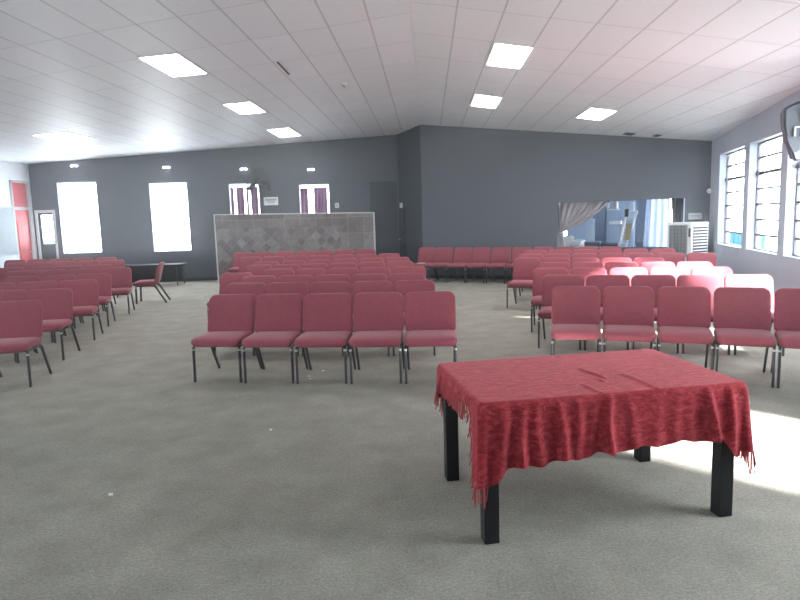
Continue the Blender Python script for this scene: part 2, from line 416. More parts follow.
for a, b, c, d in ((d0+4, d0+4.07, 0, zt), (d1+3.93, d1+4, 0, zt), (d0+4.07, d1+3.93, zt-0.06, zt), (d0+4.07, d1+3.93, zm-0.05, zm+0.03)):
    box(bm, a, b, -0.03, 0.12, c, d, 0.004, mx=mxF)
dr = struct('door_1', bm, WFRAME, label='tall red door with red transom panel in the white side wall')
bm = bmesh.new(); box(bm, d0+4.07, d1+3.93, 0.03, 0.07, 0.01, zm-0.05, mx=mxF)
for a, b in ((0.15, 0.95), (1.05, 1.85)): box(bm, d0+4.2, d1+3.8, 0.015, 0.03, a, b, 0.006, mx=mxF)
obj('door_leaf', bm, REDDOOR, dr, False)
bm = bmesh.new(); box(bm, d0+4.07, d1+3.93, 0.03, 0.07, zm+0.03, zt-0.06, mx=mxF); obj('transom_panel', bm, REDDOOR, dr, False)
bm = bmesh.new(); tube(bm, [mxF @ Vector((d1+3.86, 0.03, 1.0)), mxF @ Vector((d1+3.86, -0.04, 1.0)), mxF @ Vector((d1+3.74, -0.04, 1.0))], 0.011); obj('door_handle', bm, LEGCAP, dr)
# wall behind the camera, plain
bm, _, _ = wall_mesh(E_, G_, zc(E_), zc(G_), [], 0.2); struct('wall_front', bm, WHITEW)
bm, _, _ = wall_mesh(G_, F, zc(G_), zc(F), [], 0.2); struct('wall_front', bm, WHITEW)
# glazed door in the far wall
a, b, _, zt = VD
bm = bmesh.new()
for q in ((a, a+0.06, 0.02, zt), (b-0.06, b, 0.02, zt), (a+0.06, b-0.06, zt-0.08, zt)): box(bm, q[0], q[1], -0.02, 0.12, q[2], q[3], 0.004, mx=mxL)
dr = struct('door_2', bm, WFRAME, label='glazed dark door with white frame beside the tall left window')
gz0, gz1 = lz(50, 244), lz(50, 215)
bm = bmesh.new(); box(bm, a+0.06, b-0.06, 0.04, 0.08, 0.03, gz0, mx=mxL); box(bm, a+0.06, a+0.13, 0.04, 0.08, gz0, zt-0.08, mx=mxL)
box(bm, b-0.10, b-0.06, 0.04, 0.08, gz0, zt-0.08, mx=mxL); box(bm, a+0.13, b-0.10, 0.04, 0.08, gz1, zt-0.08, mx=mxL)
leaf = obj('door_leaf', bm, mat('dark green door paint', (0.05, 0.07, 0.08), 0.5), dr, False)
bm = bmesh.new(); box(bm, a+0.13, b-0.10, 0.055, 0.06, gz0, gz1, mx=mxL); obj('door_pane', bm, GLASS, dr, False)
bm = bmesh.new(); box(bm, a+0.13, b-0.10, 0.05, 0.065, gz0+0.26, gz0+0.285, mx=mxL); obj('glazing_bar', bm, DARKPL, dr, False)
bm = bmesh.new(); box(bm, a+0.13, b-0.10, 0.045, 0.075, gz1-0.10, gz1-0.09, mx=mxL); obj('glazing_bar', bm, DARKPL, dr, False)
portal(mxL, a, b, gz0, gz1)
# turquoise fence outside the right-hand windows and outside the glazed door
CYAN = mat('turquoise sheet', (0.03, 0.20, 0.25), 0.5)
FOUT = 1.1
nWn = nW.length
def fpt(x, y): return at_plane(x, y, nW, cW + FOUT*nWn)
fu = wu(fpt(764, 240)); fz = (fpt(757, 234.5).z + fpt(725, 232).z)/2
print('fence', fu, fz)
bm = bmesh.new(); box(bm, -9.0, fu, FOUT, FOUT+0.03, 0.0, fz, 0.006, mx=mxW)
for k in range(int((fu+9)/0.38)): box(bm, -8.9+k*0.38, -8.86+k*0.38, FOUT-0.014, FOUT, 0.0, fz, mx=mxW)
tag(obj('fence_panel', bm, CYAN, smooth=False), 'low turquoise sheet fence outside the right-hand windows', 'fence')
bm = bmesh.new(); box(bm, -3.0, 0.36, 0.7, 0.74, 0.0, 1.28, 0.01, mx=mxL); tag(obj('fence_panel', bm, CYAN, smooth=False), 'turquoise sheet outside the glazed door in the far left corner', 'fence')
GREYCAP = mat('grey roof sheet', (0.35, 0.35, 0.36), 0.5)
OUTG = noisy('pale concrete yard', (0.30, 0.29, 0.27), (0.36, 0.35, 0.33), 0.5, 0.9)
bm = bmesh.new(); box(bm, -6, LW+2, 0.28, 12, -0.12, -0.02, mx=mxW); struct('ground', bm, OUTG)
ob = bmesh.new(); box(ob, 8.9, 9.2, 5.0, 13.5, -0.1, 5.6); ob_ = obj('sun_blocker', ob, OUTG, smooth=False); tag(ob_, 'unseen pale block added outside to shade the far right-hand windows from the sun', 'blocker')  # unseen block added outside to keep sun off the far right-hand windows
ob = bmesh.new(); prism(ob, [(8.7, 4.8, 5.6), (12.4, 4.8, 6.6), (12.4, 13.7, 6.6), (8.7, 13.7, 5.6)], [(8.7, 4.8, 5.66), (12.4, 4.8, 6.66), (12.4, 13.7, 6.66), (8.7, 13.7, 5.66)]); obj('blocker_cap', ob, GREYCAP, ob_, False)
ob = bmesh.new()
for q in ((9.2, 12.2, 5.0, 5.25), (9.2, 12.2, 13.25, 13.5)): box(ob, *q, -0.1, 5.65)
box(ob, 11.95, 12.2, 5.25, 13.25, -0.1, 5.9); obj('blocker_sides', ob, OUTG, ob_, False)
# skirting along the back walls
for nm, p, q_, mx in (('baseboard_back', A, Ccor, mxR), ('baseboard_left', D, B, mxL)):
    bm = bmesh.new(); L = (q_-p).length; a0 = VD[1] + 0.02 if nm == 'baseboard_left' else 0.02
    box(bm, a0, L-0.02, -0.015, 0.0, 0.0, 0.09, 0.003, mx=mx); struct(nm, bm, DEEP)

# ---- darker painted patch and slit door by the ridge corner
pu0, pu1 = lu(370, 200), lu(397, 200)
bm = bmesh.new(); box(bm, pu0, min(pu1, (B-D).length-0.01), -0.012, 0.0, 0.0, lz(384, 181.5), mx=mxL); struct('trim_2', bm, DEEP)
vB = (A-B); mxS = frame_mx(B, vB); nS = Vector((-vB.y, vB.x, 0)).normalized(); cS = nS.dot(B)
s0 = (at_plane(400, 230, nS, cS)-B).to_2d().length; s1 = (at_plane(405.5, 230, nS, cS)-B).to_2d().length
sz = at_plane(403, 210, nS, cS).z
bm = bmesh.new(); box(bm, s0, s1, -0.03, 0.0, 0.0, sz, 0.004, mx=mxS); dd = struct('door_3', bm, DARKPL, label='narrow black door in the dark recess')
bm = bmesh.new(); tube(bm, [mxS @ Vector((s0+0.08, -0.03, 1.0)), mxS @ Vector((s0+0.08, -0.08, 1.0))], 0.018); obj('door_handle', bm, LEGCAP, dd)
sc_ = (s0+s1)/2
bm = bmesh.new(); box(bm, sc_-0.05, sc_+0.06, -0.06, 0.0, sz+0.06, sz+0.20, 0.01, mx=mxS)
tag(obj('wall_lamp', bm, PLAST), 'small white fitting on the dark side wall above the narrow black door', 'light fitting')

# ------------------------------------------------------------------ stone clad partition in front of the far windows
YP = 16.70
nP = Vector((0, 1, 0))
px0, px1 = at_plane(217, 250, nP, YP).x, at_plane(373.8, 235, nP, YP).x
pzl, pzr = at_plane(216, 215.2, nP, YP).z, at_plane(374, 213, nP, YP).z; pz = pzl
print('partition', px0, px1, pz)
def tilt(bm):
    for v in bm.verts:
        if v.co.z > 1: v.co.z += (pzr-pzl)*(v.co.x-px0)/(px1-px0)
bm = bmesh.new(); box(bm, px0, px1, YP, YP+0.14, 0, pz); tilt(bm)
pt = obj('stage_partition', bm, STONE, smooth=False); tag(pt, 'freestanding partition clad in mottled grey brown stone tiles with pale edging', 'partition')
bm = bmesh.new(); box(bm, px0-0.03, px1+0.03, YP-0.012, YP+0.152, pz, pz+0.025, 0.004); box(bm, px0-0.03, px0, YP-0.012, YP+0.152, 0, pz); box(bm, px1, px1+0.03, YP-0.012, YP+0.152, 0, pz); tilt(bm)
obj('edging', bm, mat('pale edging', (0.55, 0.56, 0.58), 0.4), pt, False)

# ------------------------------------------------------------------ ceiling lights
def roof_pt(x, y):
    s = sR; p = at_plane(x, y, Vector((s, 0, 1)), ZR + s*XR)
    if p.x < XR: s = -sL; p = at_plane(x, y, Vector((s, 0, 1)), ZR + s*XR)
    return p
LIGHTS = [('left', [(141, 59), (174, 51), (204, 71), (177, 77.5)], 'large bright ceiling panel, nearest of the left diagonal row'),
 ('left', [(225, 105), (247.5, 100.5), (264.5, 110), (244, 115)], 'bright ceiling panel, middle one of the left diagonal row'),
 ('left', [(270, 130), (287.5, 126.8), (300, 134.5), (280, 137.5)], 'small bright ceiling panel, farthest of the left diagonal row'),
 ('left', [(37, 136), (60, 130.5), (91, 137.5), (69, 142)], 'bright ceiling panel alone at the far left above the maroon chairs'),
 ('right', [(495, 42), (531.5, 47), (521, 68), (487, 64)], 'large bright ceiling panel, nearer of two just right of the ridge'),
 ('right', [(475.5, 94), (501, 97), (496, 108), (471, 105)], 'bright ceiling panel, farther of two just right of the ridge'),
 ('right', [(590, 107.5), (615, 110), (602, 120), (577, 117)], 'bright ceiling panel farthest right, above the serving hatch')]
for side, cs, lab in LIGHTS:
    P = [roof_pt(*c) for c in cs]; c = sum(P, Vector())/4
    wd = LANE_R*0.96 if side == 'right' else LANE_L*1.0
    ln = (abs(P[3].y-P[0].y) + abs(P[2].y-P[1].y))/2
    lane = LANE_R if side == 'right' else LANE_L
    print('light', [tuple(round(v, 2) for v in p) for p in P], (c.x-XR)/lane, c.y, ln)
    sl = -sR if c.x > XR else sL
    wd = max(0.44, abs(P[1].x-P[0].x)*0.5+abs(P[2].x-P[3].x)*0.5)
    ln = max(0.9, ln)
    t = thing('ceiling_light', lab, 'ceiling light', (c.x, c.y, c.z), 0, 'recessed ceiling light panels'); t.rotation_euler = (0, -math.atan(sl), 0)
    bm = bmesh.new(); box(bm, -wd/2, wd/2, -ln/2, ln/2, -0.012, -0.006); obj('diffuser', bm, PANEL, t, False)
    bm = bmesh.new()
    for q in ((-wd/2-0.02, -wd/2, -ln/2-0.02, ln/2+0.02), (wd/2, wd/2+0.02, -ln/2-0.02, ln/2+0.02), (-wd/2, wd/2, -ln/2-0.02, -ln/2), (-wd/2, wd/2, ln/2, ln/2+0.02)):
        box(bm, *q, -0.014, 0.0)
    obj('frame', bm, WFRAME, t, False)
def roofbox(name, x, y, wd, ln, m, lab, cat, h=0.012, group=None):
    p = roof_pt(x, y); sl = -sR if p.x > XR else sL
    bm = bmesh.new(); box(bm, -wd/2, wd/2, -ln/2, ln/2, -h, 0, 0.002)
    for i in range(4):
        yy = -ln/2 + ln*(i+0.5)/4; box(bm, -wd/2+0.02, wd/2-0.02, yy-0.006, yy+0.006, -h-0.006, -h)
    o = obj(name, bm, m, smooth=False); o.location = p; o.rotation_euler = (0, -math.atan(sl), 0); return tag(o, lab, cat, group)
roofbox('ceiling_vent', 629, 133.8, 0.20, 0.30, DARKPL, 'dark ceiling vent, left one of two above the serving hatch', 'vent', group='dark ceiling vents')
roofbox('ceiling_vent', 657, 135.4, 0.12, 0.25, DARKPL, 'dark ceiling vent, right one nearer the window wall', 'vent', group='dark ceiling vents')
# slipped tile: a dark gap in the left slope
p1, p2 = roof_pt(277.5, 62), roof_pt(289, 74)
bm = bmesh.new(); d = p2-p1; c = (p1+p2)/2
box(bm, -0.012, 0.012, -d.length/2, d.length/2, -0.012, 0.0, mx=Matrix.Translation(c) @ Matrix.Rotation(math.atan2(-d.x, d.y), 4, 'Z'))
tag(obj('ceiling_gap', bm, DARKPL, smooth=False), 'dark slit where a ceiling tile has slipped on the left slope', 'ceiling gap')
p = roof_pt(344, 83); bm = bmesh.new()
bmesh.ops.create_cone(bm, cap_ends=True, segments=28, radius1=0.05, radius2=0.065, depth=0.045); bmesh.ops.translate(bm, verts=bm.verts[:], vec=(0, 0, -0.0225))
sm = obj('smoke_detector', bm, PLAST); sm.location = p; tag(sm, 'small round white smoke detector on the ceiling left of the ridge', 'smoke detector')
bm = bmesh.new(); bmesh.ops.create_cone(bm, cap_ends=True, segments=24, radius1=0.02, radius2=0.03, depth=0.02); bmesh.ops.translate(bm, verts=bm.verts[:], vec=(0, 0, -0.055)); obj('sensor_head', bm, GREYPL, sm)

# ------------------------------------------------------------------ wall lamps, switch, notice, fan on the far left wall
BULK = mat('bulkhead lamp glass', (0.9, 0.9, 0.9), 0.3, emit=(1, 1, 1), es=3.0)
for x, y, lab in ((75, 166, 'small white wall lamp high above the window nearest the red door'), (167, 167.5, 'small white wall lamp above the second tall window from the left'),
                  (244, 169.2, 'small white wall lamp above the left purple curtained window, behind the fan'), (311, 169.6, 'small white wall lamp above the right purple curtained window')):
    u, z = lu(x, y), lz(x, y)
    t = thing('wall_lamp', lab, 'wall lamp', tuple(mxL @ Vector((u, 0, z))), math.atan2((B-D).y, (B-D).x), 'small lamps along the far wall')
    bm = bmesh.new(); box(bm, -0.04, 0.04, -0.03, 0, -0.03, 0.03, 0.006); obj('backplate', bm, GREYPL, t, False)
    for s in (-1, 1):
        bm = bmesh.new(); box(bm, -0.042, 0.042, -0.06, 0.0, -0.024, 0.024, 0.015, 3, mx=Matrix.Translation((s*0.055, -0.03, 0)) @ Matrix.Rotation(s*0.25, 4, 'Y'))
        obj('lamp_head', bm, BULK, t)
u, z = lu(337, 205.5), lz(337, 205.5)
bm = bmesh.new(); box(bm, u-0.055, u+0.055, -0.02, 0, z-0.07, z+0.07, 0.008, mx=mxL); o = obj('wall_switch', bm, PLAST); tag(o, 'small white switch plate right of the right purple curtained window', 'switch')
bm = bmesh.new(); box(bm, u-0.02, u+0.02, -0.028, -0.02, z-0.03, z+0.03, 0.003, mx=mxL); obj('rocker', bm, GREYPL, o)
# notice frame
u, z = lu(271, 201.2), lz(271, 201.2)
t = thing('wall_notice', 'white framed notice on the far wall right of the wall fan', 'sign', tuple(mxL @ Vector((u, 0, z))), math.atan2((B-D).y, (B-D).x))
bm = bmesh.new(); box(bm, -0.20, 0.20, -0.02, 0, -0.115, 0.115, 0.005); obj('board', bm, PLAST, t, False)
bm = bmesh.new(); box(bm, -0.165, 0.165, -0.024, -0.02, 0.01, 0.075); box(bm, -0.11, 0.11, -0.024, -0.02, -0.04, -0.005); obj('print', bm, mat('faded grey print', (0.33, 0.36, 0.36), 0.6), t, False)
# wall fan
fc = at_plane(256.8, 181.3, nL, cL - 0.42); ang = math.atan2((B-D).y, (B-D).x)
t = thing('wall_fan', 'dark three bladed wall fan with a wire cage before the left purple curtained window', 'fan', tuple(fc), ang)
R_ = 0.37
bm = bmesh.new()
def circ(bm, r, y, rad=0.005, n=40, cx=0, cz=0):
    pts = [(cx + r*math.cos(2*math.pi*i/n), y, cz + r*math.sin(2*math.pi*i/n)) for i in range(n+1)]; tube(bm, pts, rad, rad, 5, up=(0, 1, 0), cap=False)
for r, y in ((R_, 0), (R_, 0.03), (R_*0.75, -0.055), (R_*0.5, -0.075), (R_*0.25, -0.085), (R_*0.75, 0.085), (R_*0.45, 0.10)): circ(bm, r, y, 0.006)
for i in range(24):
    a = 2*math.pi*i/24; c, s = math.cos(a), math.sin(a)
    for sg, bk in ((-1, 0.087), (1, 0.105)):
        tube(bm, [(c*R_*k, sg*bk*(1-k**3), s*R_*k) for k in (0.15, 0.45, 0.75, 0.92, 1.0)], 0.0032, 0.0032, 4, up=(0, 1, 0.1))
obj('cage', bm, mat('grey fan wire', (0.03, 0.035, 0.04), 0.5), t)
for i in range(3):
    a = math.radians(105 - 120*i); bm = bmesh.new(); rings = []
    for k in range(9):
        r = 0.05 + 0.28*k/8; wd = 0.026 + 0.04*math.sin(math.pi*min(1, k/7)*0.75); tw = 0.5 - 0.3*k/8
        ce = Vector((math.cos(a)*r, 0, math.sin(a)*r)); tn = Vector((-math.sin(a), 0, math.cos(a)))
        rings.append([ce + tn*q*wd + Vector((0, q*wd*tw + e, 0)) for q, e in ((-1, 0.003), (0, 0.008), (1, 0.003), (1, -0.003), (0, 0.002), (-1, -0.003))])
    V = [[bm.verts.new(p) for p in r] for r in rings]
    for r, q in zip(V, V[1:]):
        for k in range(6): bm.faces.new((r[k], r[(k+1) % 6], q[(k+1) % 6], q[k]))
    bm.faces.new(V[0]); bm.faces.new(V[-1][::-1]); obj('blade', bm, DARKPL, t)
bm = bmesh.new(); tube(bm, [(0, -0.05, 0), (0, -0.04, 0), (0, 0.03, 0)], 0.05, 0.05, 20, up=(1, 0, 0)); obj('hub', bm, DARKPL, t)
bm = bmesh.new(); tube(bm, [(0, 0.10, 0), (0, 0.12, 0), (0, 0.27, 0), (0, 0.28, 0)], 0.075, 0.075, 20, up=(1, 0, 0)); obj('motor', bm, DARKPL, t)
bm = bmesh.new(); tube(bm, [(0, 0.2, -0.05), (0, 0.24, -0.14), (0.22, 0.36, -0.16), (0.27, 0.41, -0.16)], 0.016, 0.016, 8); box(bm, 0.22, 0.32, 0.395, 0.42, -0.24, -0.08, 0.004); obj('wall_bracket', bm, DARKPL, t)

# ------------------------------------------------------------------ curtains
def curtain(fpos, nu, nv, m, name, parent=None, th=0.006):
    bm = bmesh.new(); V = [[bm.verts.new(fpos(i/nu, j/nv)) for i in range(nu+1)] for j in range(nv+1)]
    for j in range(nv):
        for i in range(nu): bm.faces.new((V[j][i], V[j][i+1], V[j+1][i+1], V[j+1][i]))
    bmesh.ops.recalc_face_normals(bm, faces=bm.faces[:])
    bmesh.ops.solidify(bm, geom=bm.faces[:], thickness=th)
    return obj(name, bm, m, parent)
def hanging(mx, u0, u1, z0, z1, y, waves, amp, m, name, lab, group=None, ph=0.0, taper=1.0, lean=0.0):
    def f(s, t):
        k = 1 - (1-taper)*t; uc = (u0+u1)/2 + lean*t
        return mx @ Vector((uc + (s-0.5)*(u1-u0)*k, y + amp*math.sin(s*waves*2*math.pi+ph)*(0.6+0.4*t), z1 - (z1-z0)*t))
    o = curtain(f, int(waves*10), 8, m, name); return tag(o, lab, 'curtain', group)
def vu(V, t): return V[0] + (V[1]-V[0])*t
for V, wn, bits in ((V3, 'left', ((0.03, 0.135, 'leftmost'), (0.22, 0.48, 'wide middle'), (0.55, 0.63, 'narrow'), (0.70, 0.95, 'rightmost'))), (V4, 'right', ((0.03, 0.28, 'leftmost'), (0.47, 0.92, 'wide right')))):
    for a_, b_, k in bits:
        hanging(mxL, vu(V, a_), vu(V, b_), V[2]+0.02, V[3]-0.09, 0.10, max(1, round((b_-a_)*9)), 0.018, PURPLE, 'purple_curtain',
                'purple curtain strip, %s one hanging in the %s small window above the stone partition' % (k, wn), 'purple curtains')

# ---- the room behind the hatch
rb = mxR
bm = bmesh.new(); BD = 4.2
X0, X1 = H0-2.4, H1+0.5
box(bm, X0, X1, 0.2, BD, -0.02, 0.0, mx=rb); struct('floor', bm, CARPET, label='floor of the room behind the hatch')
bm = bmesh.new(); box(bm, X0, X1, 0.2, BD, 2.6, 2.65, mx=rb); struct('ceiling', bm, WHITEW)
for nm, q in (('wall_kitchen_left', (X0-0.1, X0, 0.2, BD)), ):
    bm = bmesh.new(); box(bm, q[0], q[1], q[2], q[3], 0, 2.6, mx=rb); struct(nm, bm, ROOMB)
# far wall of that room with a bright opening; right wall with an unseen window added to brighten it
pb0 = rb @ Vector((X0, BD, 0)); pb1 = rb @ Vector((X1, BD, 0)); LB = X1-X0
def ku(x):
    n = (rb.to_3x3() @ Vector((0, 1, 0))); c = n.dot(pb0); p = at_plane(x, 215, n, c); return (p-pb0).to_2d().length
def kz(x, y):
    n = (rb.to_3x3() @ Vector((0, 1, 0))); c = n.dot(pb0); return at_plane(x, y, n, c).z
k0, k1 = ku(552), ku(569)
k2, k3 = ku(651), ku(676)
print('kitchen', LB, k0, k1, k2, k3, kz(660, 200), kz(600, 248))
kop = [(max(0.05, k0-0.3), k1-0.05, 0.9, 2.4), (k2, min(k3, LB-0.1), 0.95, 2.4)]
bm, mxK, _ = wall_mesh(pb0, pb1, 2.6, 2.6, kop, 0.15); struct('wall_kitchen_back', bm, ROOMB)
for v in kop: window(nwin, mxK, *v, (0.5,), muntin=(0.5,), m=WFRAME, depth=0.08, sill=False); nwin += 1; portal(mxK, *v, y=0.2)
bm, mxQ, _ = wall_mesh(rb @ Vector((X1, BD, 0)), rb @ Vector((X1, 0.2, 0)), 2.6, 2.6, [(0.5, 2.9, 0.9, 2.4)], 0.12); struct('wall_kitchen_right', bm, ROOMB)
window(nwin, mxQ, 0.5, 2.9, 0.9, 2.4, (0.5,), muntin=(0.33, 0.66), m=WFRAME, depth=0.06, sill=False); nwin += 1; portal(mxQ, 0.5, 2.9, 0.9, 2.4, y=0.2)
# hatch curtains
def hp(x, y, back):                                            # point in the hatch plane pushed back
    n = (rb.to_3x3() @ Vector((0, 1, 0))); c = n.dot(A) + back; return rb.inverted() @ at_plane(x, y, n, c)
tl, tr_, tie, low = hp(559.5, 202.5, 0.28), hp(611, 200.5, 0.28), hp(560, 233.5, 0.28), hp(562, 249, 0.28)
def f(s, t):
    if t < 0.7:
        k = t/0.7; a = tl.lerp(tr_, s); b = Vector((tie.x - 0.03 + 0.10*s, tie.y, tie.z + 0.03 - 0.05*s + 0.06*s))
        sag = math.sin(math.pi*k)*0.10*s
        p = a.lerp(b, k); p.z -= sag; amp = 0.035*(1-0.6*k)
    else:
        k = (t-0.7)/0.3; p = Vector((tie.x - 0.03 + 0.10*s + 0.06*k*(s-0.3), tie.y, tie.z + 0.03*(1-k) - k*(tie.z-low.z))); amp = 0.014+0.01*k
    return rb @ Vector((p.x, p.y + amp*math.sin(s*2*math.pi*7), p.z))
tag(curtain(f, 84, 30, TAUPE, 'swept_curtain', th=0.008), 'taupe curtain swept diagonally to the left side of the serving hatch', 'curtain')
bm = bmesh.new(); circ(bm, 0.07, 0, 0.014, 20); bmesh.ops.transform(bm, matrix=rb @ Matrix.Translation((tie.x+0.02, tie.y, tie.z)) @ Matrix.Rotation(math.radians(75), 4, 'X'), verts=bm.verts[:])
tag(obj('curtain_tie', bm, PLAST), 'white tieback gathering the swept taupe curtain', 'curtain tie')
a, b = hp(671, 199, 0.3), hp(684, 199, 0.3); zb = 0.85
hanging(rb, a.x, b.x, zb, HT+0.02, 0.34, 5, 0.03, GREYCUR, 'grey_curtain', 'dark grey curtain at the right end of the serving hatch', taper=0.62, lean=0.02)
a, b = hp(651, 199, 1.2), hp(670, 199, 1.2)
hanging(rb, a.x, b.x, 0.25, HT+0.30, 1.2, 3, 0.02, SHEER, 'sheer_curtain', 'white sheer curtain hanging behind the right part of the serving hatch', taper=1.15, lean=-0.05)
a, b = hp(647, 199, 1.0), hp(651, 199, 1.0)
hanging(rb, a.x, b.x, 0.25, HT+0.25, 1.05, 2, 0.015, SHEER, 'sheer_curtain', 'narrow pale sheer strip left of the wide sheer curtain in the hatch', taper=1.5, lean=-0.08)
# dark end wall section seen right of the pale blue wall
def box_px(name, x0, x1, y0, y1, back, dep, m, lab, cat, bev=0.004, zbase=None):
    p, q_ = hp(x0, y1, back), hp(x1, y0, back)
    bm = bmesh.new(); box(bm, p.x, q_.x, back, back+dep, p.z if zbase is None else zbase, q_.z, bev, mx=rb)
    return tag(obj(name, bm, m, smooth=False), lab, cat)
SLB = noisy('mid blue paint', (0.10, 0.14, 0.21), (0.12, 0.16, 0.24), 1.0, 0.6)
bm = bmesh.new(); p, q_ = hp(636.5, 230, 3.6), hp(652, 230, 3.6); box(bm, p.x, q_.x, 3.6, 4.15, 0, 2.58, mx=rb); struct('wall_kitchen_pier', bm, SLB)
# tall pale cupboard, wall shelves
cup = box_px('tall_cupboard', 606, 635, 201, 240, 3.45, 0.5, mat('pale blue laminate', (0.36, 0.47, 0.64), 0.45), 'tall pale blue cupboard standing at the back of the room behind the hatch', 'cupboard', zbase=0.0)
for xx in (606.8, 621): 
    p, q_ = hp(xx, 236, 3.42), hp(xx+13, 203, 3.42); bm = bmesh.new(); box(bm, p.x, q_.x, 3.425, 3.45, 0.1, q_.z, 0.004, mx=rb); obj('door', bm, cup.data.materials[0], cup, False)
box_px('white_box', 609, 621, 221, 224.5, 3.18, 0.22, WFRAME, 'low white shelf box on the pale blue cupboard front behind the ladder', 'shelf')
sh = box_px('wall_shelf', 606.5, 619, 208.8, 210.4, 3.16, 0.24, WFRAME, 'white shelf holding small items in front of the pale blue cupboard', 'shelf')
for i, xx in enumerate((607.8, 612.3, 616.8)):
    p = hp(xx, 208.6, 3.28); bm = bmesh.new(); tube(bm, [(0, 0, 0), (0, 0, 0.12+0.04*(i == 1)), (0, 0, 0.14+0.04*(i == 1)), (0, 0, 0.20)], 0.04, 0.04, 12)
    for v in bm.verts:
        if v.co.z > 0.19: v.co.x *= 0.35; v.co.y *= 0.35
    o = obj('bottle', bm, (PLAST, GREYPL, PLAST)[i]); o.location = rb @ Vector((p.x, p.y, p.z+0.012))
    tag(o, ('white bottle at the left end of the shelf in the back room', 'taller grey bottle in the middle of the shelf in the back room', 'white bottle at the right end of the shelf in the back room')[i], 'bottle', 'bottles on the back room shelf')
box_px('blue_locker', 586, 593, 219, 240, 3.3, 0.35, mat('white blue enamel', (0.50, 0.60, 0.74), 0.4), 'narrow white blue locker between the swept curtain and the cupboard', 'locker', zbase=0)
box_px('blue_board', 592.5, 605.5, 205, 240, 3.7, 0.3, mat('blue grey laminate', (0.26, 0.34, 0.48), 0.5), 'blue grey wardrobe left of the tall pale cupboard', 'wardrobe', zbase=0)
NAVY = mat('navy cloth', (0.03, 0.05, 0.11), 0.8)
for i, (xa, xb, yt) in enumerate(((583, 600, 242), (600.5, 618, 243), (636, 648, 242.5))):
    p, q_ = hp(xa, 250, 2.2), hp(xb, yt, 2.2); bm = bmesh.new(); box(bm, p.x, q_.x, 2.2, 2.7, 0, q_.z, 0.04, 3, mx=rb)
    tag(obj('storage_chest', bm, NAVY), ('navy covered chest below the narrow locker in the back room', 'navy covered chest just left of the stepladder foot', 'dark covered chest right of the stepladder')[i], 'chest', 'dark chests in the back room')
# side table with things on it
p, q_ = hp(563, 241, 0.9), hp(581.5, 241, 0.9); tz = p.z
t = thing('side_table', 'small white table just behind the left end of the serving hatch', 'table', tuple(rb @ Vector(((p.x+q_.x)/2, 1.15, 0))), math.atan2((Ccor-A).y, (Ccor-A).x))
hw = (q_.x-p.x)/2
bm = bmesh.new(); box(bm, -hw, hw, -0.25, 0.25, tz-0.035, tz, 0.006); obj('tabletop', bm, WFRAME, t, False)
bm = bmesh.new(); box(bm, -hw+0.04, hw-0.04, -0.21, 0.21, tz-0.10, tz-0.035); obj('apron', bm, PLAST, t, False)
for sx in (-1, 1):
    for sy in (-1, 1):
        bm = bmesh.new(); cx, cy = sx*(hw-0.04), sy*0.21; box(bm, cx-0.02, cx+0.02, cy-0.02, cy+0.02, 0, tz-0.035, 0.003); obj('leg', bm, WFRAME, t, False)
c = rb @ Vector(((p.x+q_.x)/2-0.14, 1.15, tz))
bm = bmesh.new(); box(bm, -0.12, 0.12, -0.1, 0.1, 0, 0.14, 0.04, 3); o = obj('white_bag', bm, PLAST); o.location = c; o.rotation_euler = (0, 0, -0.3); tag(o, 'crumpled white bag on the small table behind the hatch', 'bag')
for v in o.data.vertices: v.co.z *= 0.8 + 0.35*math.sin(v.co.x*21+1); v.co.z = max(v.co.z, 0)
bm = bmesh.new(); box(bm, -0.09, 0.09, -0.07, 0.07, 0, 0.035, 0.008); o = obj('folded_cloth', bm, mat('cyan cloth', (0.35, 0.62, 0.72), 0.8)); o.location = rb @ Vector(((p.x+q_.x)/2+0.16, 1.08, tz)); tag(o, 'pale cyan folded cloth on the small table behind the hatch', 'cloth')
# stepladder
p0, p1, p2 = hp(624, 250, 1.7), hp(637, 212, 1.7), hp(618, 249, 1.7)
top = hp(627, 209, 1.7)
t = thing('stepladder', 'white stepladder with a yellowish panel leaning in the room behind the hatch', 'ladder', tuple(rb @ Vector((p0.x, 1.7, 0))), math.atan2((Ccor-A).y, (Ccor-A).x))
def T(v, dy=0.0): return (v.x-p0.x, v.y-1.7+dy, v.z)
slope = (p1.x-p0.x)/(p1.z-p0.z)
foot = Vector((p0.x - slope*p0.z, 1.7, 0))
bm = bmesh.new(); tube(bm, [T(foot), T(p1)], 0.028, 0.02, 8); obj('rail', bm, PLAST, t)
s2 = (top.x-p2.x)/(top.z-p2.z); foot2 = Vector((p2.x - s2*p2.z, 1.7, 0))
bm = bmesh.new(); tube(bm, [T(foot2, 0.1), T(top, 0.1)], 0.026, 0.02, 8); obj('rail', bm, PLAST, t)
for k in range(8):
    zz = 0.2 + k*0.2; 
    if zz > top.z-0.02: break
    xa = foot.x + slope*zz; xb = foot2.x + s2*zz
    bm = bmesh.new(); tube(bm, [(xa-p0.x, 0, zz), (xb-p0.x, 0.1, zz)], 0.018, 0.018, 6, up=(0, 0, 1)); obj('rung', bm, PLAST, t)
pa, pc = hp(624.5, 240, 1.66), hp(631, 223.5, 1.66)
bm = bmesh.new(); box(bm, pa.x-p0.x, pc.x-p0.x, -0.05, -0.035, pa.z, pc.z, mx=None); sh_ = (slope*0.8)
for v in bm.verts: v.co.x += (v.co.z-pa.z)*sh_*0.6 - 0.02
obj('step_panel', bm, noisy('yellowish board', (0.50, 0.42, 0.24), (0.34, 0.30, 0.22), 14, 0.7), t, False)
bm = bmesh.new(); q_ = hp(626.5, 209, 1.7); box(bm, q_.x-p0.x-0.05, q_.x-p0.x+0.05, 0.03, 0.14, q_.z-0.20, q_.z, 0.01); obj('top_cap', bm, DARKPL, t, False)

